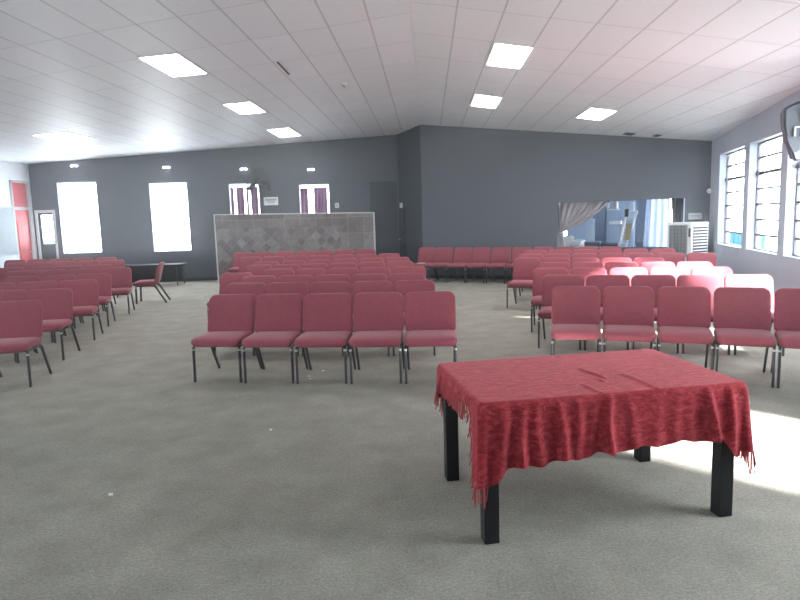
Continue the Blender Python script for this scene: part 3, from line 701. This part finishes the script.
# ------------------------------------------------------------------ air cooler before the back wall
pc0 = at_plane(690, 222, Vector((0, 1, 0)), 13.6)
cz = pc0.z
t = thing('air_cooler', 'tall white evaporative air cooler with a grey front grille near the window wall', 'air cooler', (pc0.x-0.03, 13.62, 0), -1.05)
W2, D2 = 0.30, 0.26
bm = bmesh.new(); box(bm, -W2, W2, -D2, D2, 0.10, cz, 0.02, 3); obj('body', bm, PLAST, t)
bm = bmesh.new(); box(bm, -W2+0.05, W2-0.10, -D2-0.012, -D2, cz-0.72, cz-0.05, 0.01); fr = obj('front_grille', bm, GREYPL, t, False)
bm = bmesh.new()
for i in range(22): box(bm, -W2+0.07, W2-0.12, -D2-0.02, -D2-0.012, cz-0.70+i*0.029, cz-0.70+i*0.029+0.012)
for i in range(5): xx = -W2+0.10+i*0.085; box(bm, xx, xx+0.008, -D2-0.024, -D2-0.012, cz-0.70, cz-0.07)
obj('grille_bars', bm, mat('dark grey grille', (0.10, 0.11, 0.12), 0.5), fr, False)
bm = bmesh.new(); box(bm, W2, W2+0.006, -D2+0.04, D2-0.04, cz-0.74, cz-0.06); lp = obj('side_louvre', bm, DARKPL, t, False)
for i in range(11):
    bm = bmesh.new(); z_ = cz-0.72+i*0.062; box(bm, W2+0.002, W2+0.016, -D2+0.05, D2-0.05, z_, z_+0.026, 0.003); obj('slat', bm, WFRAME, lp, False)
bm = bmesh.new(); box(bm, W2-0.075, W2-0.03, -D2-0.012, -D2, cz-0.30, cz-0.12, 0.004); obj('control_panel', bm, DARKPL, t, False)
for sx in (-1, 1):
    for sy in (-1, 1):
        bm = bmesh.new(); tube(bm, [(sx*0.22-0.015, sy*0.18, 0.05), (sx*0.22+0.015, sy*0.18, 0.05)], 0.05, 0.05, 14, up=(0, 0, 1)); obj('caster', bm, DARKPL, t)
# plate on the wall over the cooler, sensor at the corner
u0_, u1_ = hx(688.5, 216), hx(702, 216); z0_, z1_ = at_plane(695, 219.5, nR, cR).z, at_plane(695, 213, nR, cR).z
t = thing('wall_plate', 'pale rectangular plate on the slate wall directly over the air cooler', 'sign', tuple(mxR @ Vector(((u0_+u1_)/2, 0, (z0_+z1_)/2))), math.atan2((Ccor-A).y, (Ccor-A).x))
hw, hh = (u1_-u0_)/2, (z1_-z0_)/2
bm = bmesh.new(); box(bm, -hw, hw, -0.02, 0, -hh, hh, 0.004); obj('board', bm, mat('pale grey board', (0.42, 0.44, 0.46), 0.5), t, False)
bm = bmesh.new(); box(bm, -hw*0.7, hw*0.7, -0.025, -0.02, -hh*0.15, hh*0.35); obj('print', bm, GREYPL, t, False)
u_ = hx(709.5, 191); z_ = at_plane(709.5, 191, nR, cR).z
bm = bmesh.new(); bmesh.ops.create_uvsphere(bm, u_segments=20, v_segments=12, radius=0.055); o = obj('motion_sensor', bm, PLAST); o.location = mxR @ Vector((u_, -0.05, z_)); tag(o, 'small round white sensor high in the corner by the windows', 'sensor')
bm = bmesh.new(); box(bm, -0.02, 0.02, 0.0, 0.05, -0.02, 0.02, mx=Matrix.Rotation(math.atan2((Ccor-A).y, (Ccor-A).x), 4, 'Z')); obj('bracket', bm, GREYPL, o, False)

# ------------------------------------------------------------------ grey wall unit (speaker) high between the right windows
cen = at_plane(803, 133, nW, cW - 0.36)
t = thing('wall_speaker', 'grey wall mounted speaker on a pale bracket at the right picture edge', 'speaker', (cen.x, cen.y, cen.z), -0.12)
k = (cen.y)/FPX
prof = [(x*k, z*k) for x, z in ((-22.5, 22), (-14, 27), (0, 31), (18, 31), (24, 14), (20, -14), (6, -27), (-11, -27), (-17, -8), (-22, 8))]
bm = bmesh.new(); prism(bm, [(x, -0.14, z) for x, z in prof], [(x*0.96, 0.0, z*0.96) for x, z in prof]); bmesh.ops.bevel(bm, geom=bm.edges[:], offset=0.03, segments=3, affect='EDGES')
obj('cabinet', bm, mat('grey speaker shell', (0.10, 0.115, 0.14), 0.7), t)
bm = bmesh.new(); tube(bm, [(-1*k, -0.135, 14*k), (-1*k, -0.17, 14*k), (-1*k, -0.18, 14*k)], 0.085, 0.12, 28, up=(1, 0, 0)); obj('horn', bm, PLAST, t)
bm = bmesh.new()
for q in ((-13, -4.5, 4, 5), (-13, -12, -4, 5), (-8, -4, -6, -4.5), (-5, -3.5, -6, 4), (-3.5, 5, -7, -5.5)):
    box(bm, q[0]*k, q[1]*k, -0.18, -0.135, q[2]*k, q[3]*k, 0.003)
obj('bracket', bm, PLAST, t, False)
bm = bmesh.new(); box(bm, 0.05, 0.12, 0.0, 0.06, -0.05, 0.05); box(bm, 0.1, 0.40, 0.02, 0.06, -0.03, 0.03); obj('wall_arm', bm, GREYPL, t, False)

# ------------------------------------------------------------------ chairs
def make_chair():
    t = thing('padded_chair', '', 'chair')
    def seatmap(x, y, z):
        zz = 0.418 + z
        fr = max(0, (-y-0.13)/0.12); zz -= 0.022*fr*fr                        # waterfall front
        return Vector((x, y-0.035, zz))
    obj('seat', pad(0.512, 0.47, 0.078, (0.05, 0.05, 0.07, 0.07), 0.034, 0.012, seatmap), MAROON, t)
    def backmap(x, y, z):                      # pad drawn in x/y, stood upright: y -> height
        h = (y + 0.205)/0.41; yy = 0.205 + 0.115*h**1.25 - z + 0.020*(x/0.24)**2*-1
        return Vector((x, yy, 0.438 + 0.402*h))
    obj('backrest', pad(0.516, 0.41, 0.052, (0.075, 0.075, 0.045, 0.045), 0.022, 0.012, backmap, 7), MAROON, t)
    for s in (-1, 1):
        bm = bmesh.new(); tube(bm, [(s*0.240, -0.215, 0), (s*0.240, -0.21, 0.20), (s*0.240, -0.205, 0.352)], 0.0135, 0.019, 8)
        obj('leg', bm, DARKLEG, t)
    for s in (-1, 1):
        bm = bmesh.new(); tube(bm, [(s*0.240, 0.375, 0), (s*0.240, 0.26, 0.20), (s*0.240, 0.185, 0.34), (s*0.240, 0.14, 0.36)], 0.0135, 0.019, 8)
        obj('leg', bm, DARKLEG, t)
    bm = bmesh.new()
    for s in (-1, 1):
        tube(bm, [(s*0.240, -0.215, 0.350), (s*0.240, -0.18, 0.366), (s*0.240, 0.10, 0.366), (s*0.240, 0.15, 0.358)], 0.011, 0.011, 8, up=(1, 0, 0))
    for yy in (-0.16, 0.10): tube(bm, [(-0.24, yy, 0.362), (0.24, yy, 0.362)], 0.010, 0.010, 8, up=(0, 0, 1))
    box(bm, -0.20, 0.20, -0.15, 0.12, 0.371, 0.381)
    obj('seat_frame', bm, DARKLEG, t)
    bm = bmesh.new()
    for s in (-1, 1): tube(bm, [(s*0.205, 0.13, 0.362), (s*0.205, 0.215, 0.40), (s*0.205, 0.238, 0.48), (s*0.205, 0.262, 0.60)], 0.011, 0.008, 8)
    obj('back_frame', bm, DARKLEG, t)
    for s in (-1, 1):
        bm = bmesh.new(); tube(bm, [(s*0.240, -0.2065, 0.325), (s*0.240, -0.2055, 0.345)], 0.0150, 0.0205, 8)
        obj('leg_collar', bm, LEGCAP, t)
    return t
chair0 = make_chair(); used = [False]
def place(x, y, rz, label, group, sx=1.0):
    if not used[0]: r = chair0; used[0] = True
    else:
        r = chair0.copy(); COL.objects.link(r)
        for ch in chair0.children:
            if ch.name.startswith('tmp'): continue
            c = ch.copy(); COL.objects.link(c); c.parent = r
    r.location = (x, y, 0); r.rotation_euler = (0, 0, rz); r['label'] = label; r['group'] = group; r.scale = (sx, 1, 1)
    return r
ORD = ['first', 'second', 'third', 'fourth', 'fifth', 'sixth', 'seventh', 'eighth']
CHAIRS = {
'C': [
 [(-2.15, 6.4, -0.10), (-1.61, 6.323, -0.06), (-1.072, 6.265, -0.04), (-0.533, 6.228, -0.02), (0.006, 6.20, -0.015)],
 [(-2.365, 7.668, -0.12), (-1.81, 7.586, -0.11), (-1.257, 7.523, -0.09), (-0.715, 7.48, -0.061), (-0.185, 7.457, -0.025)],
 [(-2.48, 8.692, -0.124), (-1.928, 8.628, -0.113), (-1.389, 8.57, -0.103), (-0.86, 8.517, -0.093), (-0.334, 8.47, -0.083)],
 [(-3.02, 9.36, -0.158), (-2.491, 9.937, -0.142), (-1.935, 9.864, -0.126), (-1.4, 9.801, -0.11), (-0.879, 9.746, -0.094), (-0.327, 9.7, -0.077)],
 [(-3.097, 11.028, -0.061), (-2.565, 11.002, -0.037), (-2.047, 10.99, -0.012), (-1.524, 10.99, 0.013), (-1.01, 11.003, 0.03), (-0.497, 11.02, 0.03)],
 [(-3.16, 12.02, 0.12), (-2.636, 12.08, 0.10), (-2.127, 12.13, 0.09), (-1.618, 12.17, 0.07), (-1.107, 12.205, 0.062), (-0.600, 12.23, 0.036)],
 [(-4.05, 13.84, -0.12), (-3.504, 13.778, -0.10), (-2.966, 13.735, -0.08), (-2.439, 13.70, -0.054), (-1.9, 13.677, -0.012), (-1.373, 13.682, 0.02), (-0.861, 13.69, 0.03)],
 [(-4.892, 16.20, -0.067), (-4.331, 16.165, -0.067), (-3.773, 16.13, -0.066), (-3.232, 16.095, -0.066), (-2.705, 16.06, -0.065), (-2.16, 16.025, -0.064), (-1.628, 15.99, -0.063)]],
'R': [
 [(1.48, 6.37, -0.22), (1.967, 6.24, -0.27), (2.45, 6.09, -0.32), (2.92, 5.915, -0.36), (3.385, 5.72, -0.40)],
 [(1.6, 7.654, -0.30), (2.105, 7.494, -0.29), (2.61, 7.351, -0.26), (3.11, 7.226, -0.227), (3.624, 7.118, -0.194)],
 [(1.67, 8.735, -0.231), (2.167, 8.615, -0.236), (2.675, 8.49, -0.24), (3.178, 8.363, -0.245), (3.68, 8.235, -0.249)],
 [(1.90, 9.795, -0.33), (2.381, 9.63, -0.32), (2.86, 9.47, -0.31), (3.345, 9.317, -0.30), (3.833, 9.17, -0.28)],
 [(1.65, 11.02, -0.40), (2.115, 10.825, -0.40), (2.577, 10.63, -0.40), (3.041, 10.435, -0.40), (3.505, 10.24, -0.40)],
 [(1.93, 12.14, -0.28), (2.40, 11.99, -0.30), (2.87, 11.84, -0.32), (3.34, 11.68, -0.35), (3.80, 11.50, -0.38), (4.25, 11.30, -0.42), (4.70, 11.09, -0.45)],
 [(2.24, 13.42, -0.24), (2.73, 13.29, -0.25), (3.22, 13.16, -0.26), (3.71, 13.03, -0.27), (4.19, 12.89, -0.28), (4.67, 12.75, -0.29)]],
'L': [
 [(-4.40, 6.279, 0.10)],
 [(-4.79, 7.54, 0.08), (-5.36, 7.494, 0.08)],
 [(-5.11, 8.817, 0.17), (-5.67, 8.72, 0.17), (-6.25, 8.62, 0.17)],
 [(-5.524, 10.04, 0.17), (-6.065, 9.94, 0.17), (-6.641, 9.84, 0.17)],
 [(-5.846, 11.423, 0.16), (-6.41, 11.33, 0.16), (-6.98, 11.24, 0.16), (-7.531, 11.15, 0.16)],
 [(-6.744, 12.414, 0.08), (-7.334, 12.366, 0.08), (-7.902, 12.319, 0.08), (-8.514, 12.271, 0.08)],
 [(-7.362, 14.18, 0.05), (-7.928, 14.15, 0.05), (-8.487, 14.12, 0.05), (-9.053, 14.09, 0.05), (-9.60, 14.06, 0.05)],
 [(-8.25, 15.55, 0.02), (-8.88, 15.54, 0.02), (-9.46, 15.52, 0.02), (-10.02, 15.50, 0.02), (-10.60, 15.48, 0.02)]],
}
NR = {'C': 'centre block', 'R': 'right block', 'L': 'left block'}
RW = ['front row', 'second row', 'third row', 'fourth row', 'fifth row', 'sixth row', 'seventh row', 'back row']
for k, rows in CHAIRS.items():
    for i, row in enumerate(rows):
        rn = 'back row' if i == len(rows)-1 else RW[i]
        n = len(row)
        for j, (x, y, a) in enumerate(row):
            if k == 'L':
                lab = ('maroon padded chair alone at the aisle end of the front row, left block' if n == 1 else
                       'maroon padded chair, %s from the aisle in the %s of the left block' % (ORD[j], rn))
            elif k == 'C' and i == 3 and j == 0: lab = 'maroon padded chair pulled forward at the left end of the fourth row, centre block'
            elif k == 'C' and i == 7: lab = 'maroon padded chair, %s from the left against the stone partition' % ORD[j]
            else: lab = 'maroon padded chair, %s from the left in the %s of the %s' % (ORD[j], rn, NR[k])
            if n > 1: sx = min(math.dist(row[q][:2], row[q+1][:2]) for q in (max(0, j-1), min(j, n-2)))/0.531
            else: sx = 1.06
            place(x, y, a + (0.13 if k == 'L' and i < 6 else 0), lab, 'chairs in the '+NR[k], min(1.09 if k == 'L' else 1.05, sx))
for j, (x, y) in enumerate([(-0.01, 16.02), (0.425, 15.82), (0.885, 15.60), (1.33, 15.39), (1.79, 15.18), (2.25, 14.96), (2.71, 14.75), (3.17, 14.53), (3.63, 14.32), (4.09, 14.10)]):
    place(x-0.12, y-0.04, -0.435, 'maroon padded chair, %s from the left in the row along the slate back wall' % (ORD+['ninth', 'tenth'])[j], 'chairs along the back wall', 0.93)
place(-5.92, 13.02, math.radians(-76), 'maroon padded chair standing alone sideways in the aisle before the far wall', 'stray chairs')

# low dark table under the second tall window
pa, pb_ = at_plane(118, 265, Vector((0, 1, 0)), 16.6), at_plane(180, 264.8, Vector((0, 1, 0)), 16.6)
tz = (pa.z+pb_.z)/2
t = thing('low_table', 'long low dark table under the second tall window, behind the lone sideways chair', 'table', ((pa.x+pb_.x)/2, 16.8, 0))
hw = (pb_.x-pa.x)/2
bm = bmesh.new(); box(bm, -hw, hw, -0.3, 0.3, tz-0.03, tz, 0.012, 3); obj('tabletop', bm, mat('grey table laminate', (0.05, 0.045, 0.065), 0.8, spec=0.15), t)
for sx in (-1, 1):
    for sy in (-1, 1):
        bm = bmesh.new(); tube(bm, [(sx*(hw-0.08), sy*0.24, 0), (sx*(hw-0.10), sy*0.24, tz-0.03)], 0.016); obj('leg', bm, DARKLEG, t)
bm = bmesh.new(); box(bm, -hw+0.1, hw-0.1, 0.18, 0.20, 0.10, tz-0.03); obj('modesty_panel', bm, DARKPL, t, False)

# papers left on the first chair of the wall row
bm = bmesh.new(); box(bm, -0.10, 0.10, -0.07, 0.07, 0, 0.008); o = obj('paper_sheets', bm, PLAST, smooth=False); o.location = (-0.13-0.05, 15.82, 0.47); o.rotation_euler = (0, 0, -0.3)
tag(o, 'white papers lying on the seat of the leftmost chair along the back wall', 'paper')

# scraps on the carpet
_sc = []
for k, (x, y) in enumerate(((293, 372), (309, 376.5), (323, 371), (310, 379), (271, 430), (111, 495))):
    p = at_plane(x, y, Vector((0, 0, 1)), 0); a = 0.3*k; s = 0.010 + 0.004*(k % 3)
    bm = bmesh.new(); prism(bm, [(s*1.3, 0, 0.001), (0.2*s, s, 0.001), (-s, 0.3*s, 0.001), (-0.6*s, -s, 0.001)], [(s*1.2, 0, 0.004), (0.2*s, s, 0.009), (-s, 0.3*s, 0.005), (-0.6*s, -s, 0.004)])
    o = obj('paper_scrap', bm, PLAST, smooth=False); o.location = (p.x, p.y, 0); o.rotation_euler = (0, 0, a)
    tag(o, ('tiny white scrap on the carpet, leftmost of those under the front centre row', 'tiny white scrap under the third chair of the front centre row', 'tiny white scrap right of the others under the front centre row',
            'tiny white scrap nearest the camera under the front centre row', 'tiny pale speck on the open carpet before the front centre row', 'tiny pale speck on the open carpet at lower left')[k], 'paper scrap', 'scraps on the carpet')

# ------------------------------------------------------------------ the table in front with its red cloth
TC, TA = (0.815, 3.475), math.radians(12.0)
TW, TD, TH = 1.36, 0.86, 0.72
t = thing('coffee_table', 'low black wooden table with thick square legs under the red cloth', 'table', (*TC, 0), TA)
bm = bmesh.new(); box(bm, -TW/2-0.006, TW/2+0.03, -TD/2, TD/2, TH-0.045, TH-0.006, 0.004); obj('tabletop', bm, BLACKW, t, False)
for sx in (-1, 1):
    for sy in (-1, 1):
        bm = bmesh.new(); cx, cy = sx*(TW/2-0.045), sy*(TD/2-0.045)
        box(bm, cx-0.038, cx+0.038, cy-0.038, cy+0.038, 0, TH-0.045, 0.004); obj('leg', bm, BLACKW, t, False)
bm = bmesh.new()
for sy in (-1, 1): box(bm, -TW/2+0.085, TW/2-0.085, sy*(TD/2-0.045)-0.012, sy*(TD/2-0.045)+0.012, TH-0.13, TH-0.045)
for sx in (-1, 1): box(bm, sx*(TW/2-0.045)-0.012, sx*(TW/2-0.045)+0.012, -TD/2+0.085, TD/2-0.085, TH-0.13, TH-0.045)
obj('apron', bm, BLACKW, t, False)

def cloth():
    n = 300; hw, hd, r = TW/2+0.022, TD/2+0.006, 0.028; OX = 0.012
    per = []                                   # position, outward normal, side key
    def seg(x0, y0, x1, y1, nx, ny, m, key):
        for i in range(m): k = i/m; per.append((OX+x0+(x1-x0)*k, y0+(y1-y0)*k, nx, ny, key, k))
    def arc(cx, cy, a0, key, m=10):
        for i in range(m): a = a0 + math.pi/2*i/m; per.append((OX+cx+r*math.cos(a), cy+r*math.sin(a), math.cos(a), math.sin(a), key, i/m))
    arc(-hw+r, -hd+r, math.pi, 'FL'); seg(-hw+r, -hd, hw-r, -hd, 0, -1, 110, 'F'); arc(hw-r, -hd+r, -math.pi/2, 'FR'); seg(hw, -hd+r, hw, hd-r, 1, 0, 64, 'R')
    arc(hw-r, hd-r, 0, 'BR'); seg(hw-r, hd, -hw+r, hd, 0, 1, 90, 'B'); arc(-hw+r, hd-r, math.pi/2, 'BL'); seg(-hw, hd-r, -hw, -hd+r, -1, 0, 64, 'L')
    sm = lambda a, b, x: (lambda q: q*q*(3-2*q))(min(1, max(0, (x-a)/(b-a))))
    def drop(key, k):
        if key == 'FL': return 0.41 - 0.01*k
        if key == 'F': return 0.32 + 0.08*(1-sm(0, 0.07, k)) - 0.035*sm(0.1, 0.45, k) + 0.0*k + 0.05*sm(0.84, 0.87, k)*0 - 0.015*sm(0.45, 0.8, k) + 0.10*sm(0.90, 0.96, k) + 0.008*math.sin(k*40)
        if key == 'FR': return 0.35
        if key == 'R': return 0.33 - 0.02*k
        if key == 'BR': return 0.31
        if key == 'B': return 0.28 - 0.03*k
        if key == 'BL': return 0.25 - 0.10*k
        return 0.05 + 0.10*(1-sm(0, 0.12, k)) + 0.36*sm(0.80, 1.0, k)**1.6 + 0.01*math.sin(k*30)
    bm = bmesh.new(); m = len(per); ML = 18; top = TH + 0.002
    folds = [(0.05, 0.8), (0.13, 1), (0.19, 0.6), (0.27, 1.0), (0.33, 0.8), (0.39, 0.5), (0.46, 1.5), (0.55, 0.35), (0.64, 0.3), (0.73, 0.3), (0.79, 0.25), (0.865, 1.5), (0.94, 1.2)]
    def bulge(key, k, t):
        if key == 'F':
            s = 0.0
            for c, a in folds:
                wdt = 0.020; cc = c + 0.012*math.sin(t*3+c*20); s += a*math.exp(-((k-cc)/(wdt*(0.7+0.5*t)))**2)*0.026
            return s*(0.3+1.5*t)
        if key == 'R': return 0.016*(1+math.sin(k*26))*t
        if key in ('FL', 'FR'): return 0.035*t*(1 if key == 'FL' else 1.2)*math.sin(math.pi*k)
        if key == 'B': return 0.012*(1+math.sin(k*40))*t
        return 0.006*(1+math.sin(k*34))*t
    CREASE = []
    ca, sa = math.cos(TA), math.sin(TA)
    for (xa, ya, xb, yb, h, wd) in ((580, 367.5, 605, 377, 0.011, 0.012), (582, 383, 604, 393, 0.009, 0.011), (622, 372, 660, 388.5, 0.009, 0.010), (596, 377, 606, 381, 0.006, 0.01)):
        q = []
        for X, Y in ((xa, ya), (xb, yb)):
            P = at_plane(X, Y, Vector((0, 0, 1)), TH+0.01); dx, dy = P.x-TC[0], P.y-TC[1]; q += [dx*ca+dy*sa, -dx*sa+dy*ca]
        CREASE.append((*q, h, wd))
    def topz(x, y):
        z = top
        for (x0, y0, x1, y1, h, wd) in CREASE:
            d = Vector((x1-x0, y1-y0)); L = d.length; d /= L; q = Vector((x-x0, y-y0)); s = q.dot(d); p = abs(q.x*d.y-q.y*d.x)
            z += h*math.exp(-(p/wd)**2)*sm(-0.03, 0.03, s)*(1-sm(L-0.04, L+0.03, s))
        return z
    rings = []; hem = []
    RT = 46
    for q in range(RT, 0, -1):                  # shrinking rings across the top, centre to rim
        sc = 1 - q/(RT+0.5)
        rings.append([bm.verts.new((p[0]*sc, p[1]*sc, topz(p[0]*sc, p[1]*sc))) for p in per])
    for q in range(ML+1):
        tt = q/ML; ring = []
        for (x, y, nx, ny, key, k) in per:
            d = drop(key, k); te = tt**1.15
            off = 0.004 + 0.010*min(1, tt*8) + bulge(key, k, tt)
            z = top - d*te - (0.006 if q == 0 else 0.008)*min(1, tt*8) - (0.0 if q else 0.001)
            if q == 0: off = 0.0
            ring.append(bm.verts.new((x+nx*off, y+ny*off, z)))
            if q == ML: hem.append((Vector((x+nx*off, y+ny*off, z)), nx, ny, key, k))
        rings.append(ring)
    for a, b in zip(rings, rings[1:]):
        for i in range(m): bm.faces.new((a[i], a[(i+1) % m], b[(i+1) % m], b[i]))
    c = bm.verts.new((0, 0, topz(0, 0)))
    for i in range(m): bm.faces.new((rings[0][i], rings[0][(i+1) % m], c))
    o = obj('tablecloth', bm, VELVET); o.location = (*TC, 0); o.rotation_euler = (0, 0, TA)
    o.data.set_sharp_from_angle(angle=math.radians(80))
    tag(o, 'crushed red velvet tablecloth with fringed ends draped over the low black table', 'tablecloth')
    fb = bmesh.new(); rnd = random.Random(3)
    for i, (p, nx, ny, key, k) in enumerate(hem):
        if key not in ('L', 'R', 'BL', 'BR', 'FL', 'FR'): continue
        if key == 'FR' and k > 0.9: continue
        for rep in range(2 if key in ('L', 'R') else 1):
            tx, ty = -ny, nx
            s = rnd.uniform(-0.006, 0.006); ln = rnd.uniform(0.07, 0.10) if key[-1] != 'R' else rnd.uniform(0.08, 0.12)
            if key == 'L' and k > 0.8: ln *= 0.6
            a = p + Vector((tx*s, ty*s, 0.004)); sw = rnd.uniform(-0.012, 0.012); ou = rnd.uniform(0, 0.015)
            tube(fb, [a, a + Vector((nx*ou*0.5+tx*sw*0.5, ny*ou*0.5+ty*sw*0.5, -ln*0.5)), a + Vector((nx*ou+tx*sw, ny*ou+ty*sw, -ln))], 0.0028, 0.0028, 5)
    f_ = obj('fringe', fb, FRINGE, o); f_['kind'] = 'stuff'
cloth()

# ------------------------------------------------------------------ thin scattering volume added to imitate lens glare
hz = bpy.data.materials.new('thin haze'); hz.use_nodes = True; _n = hz.node_tree; _n.nodes.remove(_n.nodes['Principled BSDF'])
_v = _n.nodes.new('ShaderNodeVolumeScatter'); _v.inputs['Density'].default_value = GLARE_HAZE; _v.inputs['Anisotropy'].default_value = 0.6; _v.inputs['Color'].default_value = (0.9, 0.94, 1.0, 1)
_n.links.new(_v.outputs[0], _n.nodes['Material Output'].inputs['Volume'])
bm = bmesh.new(); ins = [Vector((E_.x-0.02, E_.y+0.05, 0)), Vector((Ccor.x-0.03, Ccor.y-0.03, 0)), Vector((A.x, A.y-0.03, 0)), Vector((B.x, B.y-0.03, 0)), Vector((D.x+0.03, D.y-0.03, 0)), Vector((F.x+0.03, F.y+0.05, 0))]
prism(bm, [p + Vector((0, 0, 0.95)) for p in ins], [p + Vector((0, 0, 4.2)) for p in ins])
o = obj('glare_haze', bm, hz, smooth=False); tag(o, 'thin bluish scattering volume added in the hall to imitate lens glare', 'glare_haze', kind='stuff')
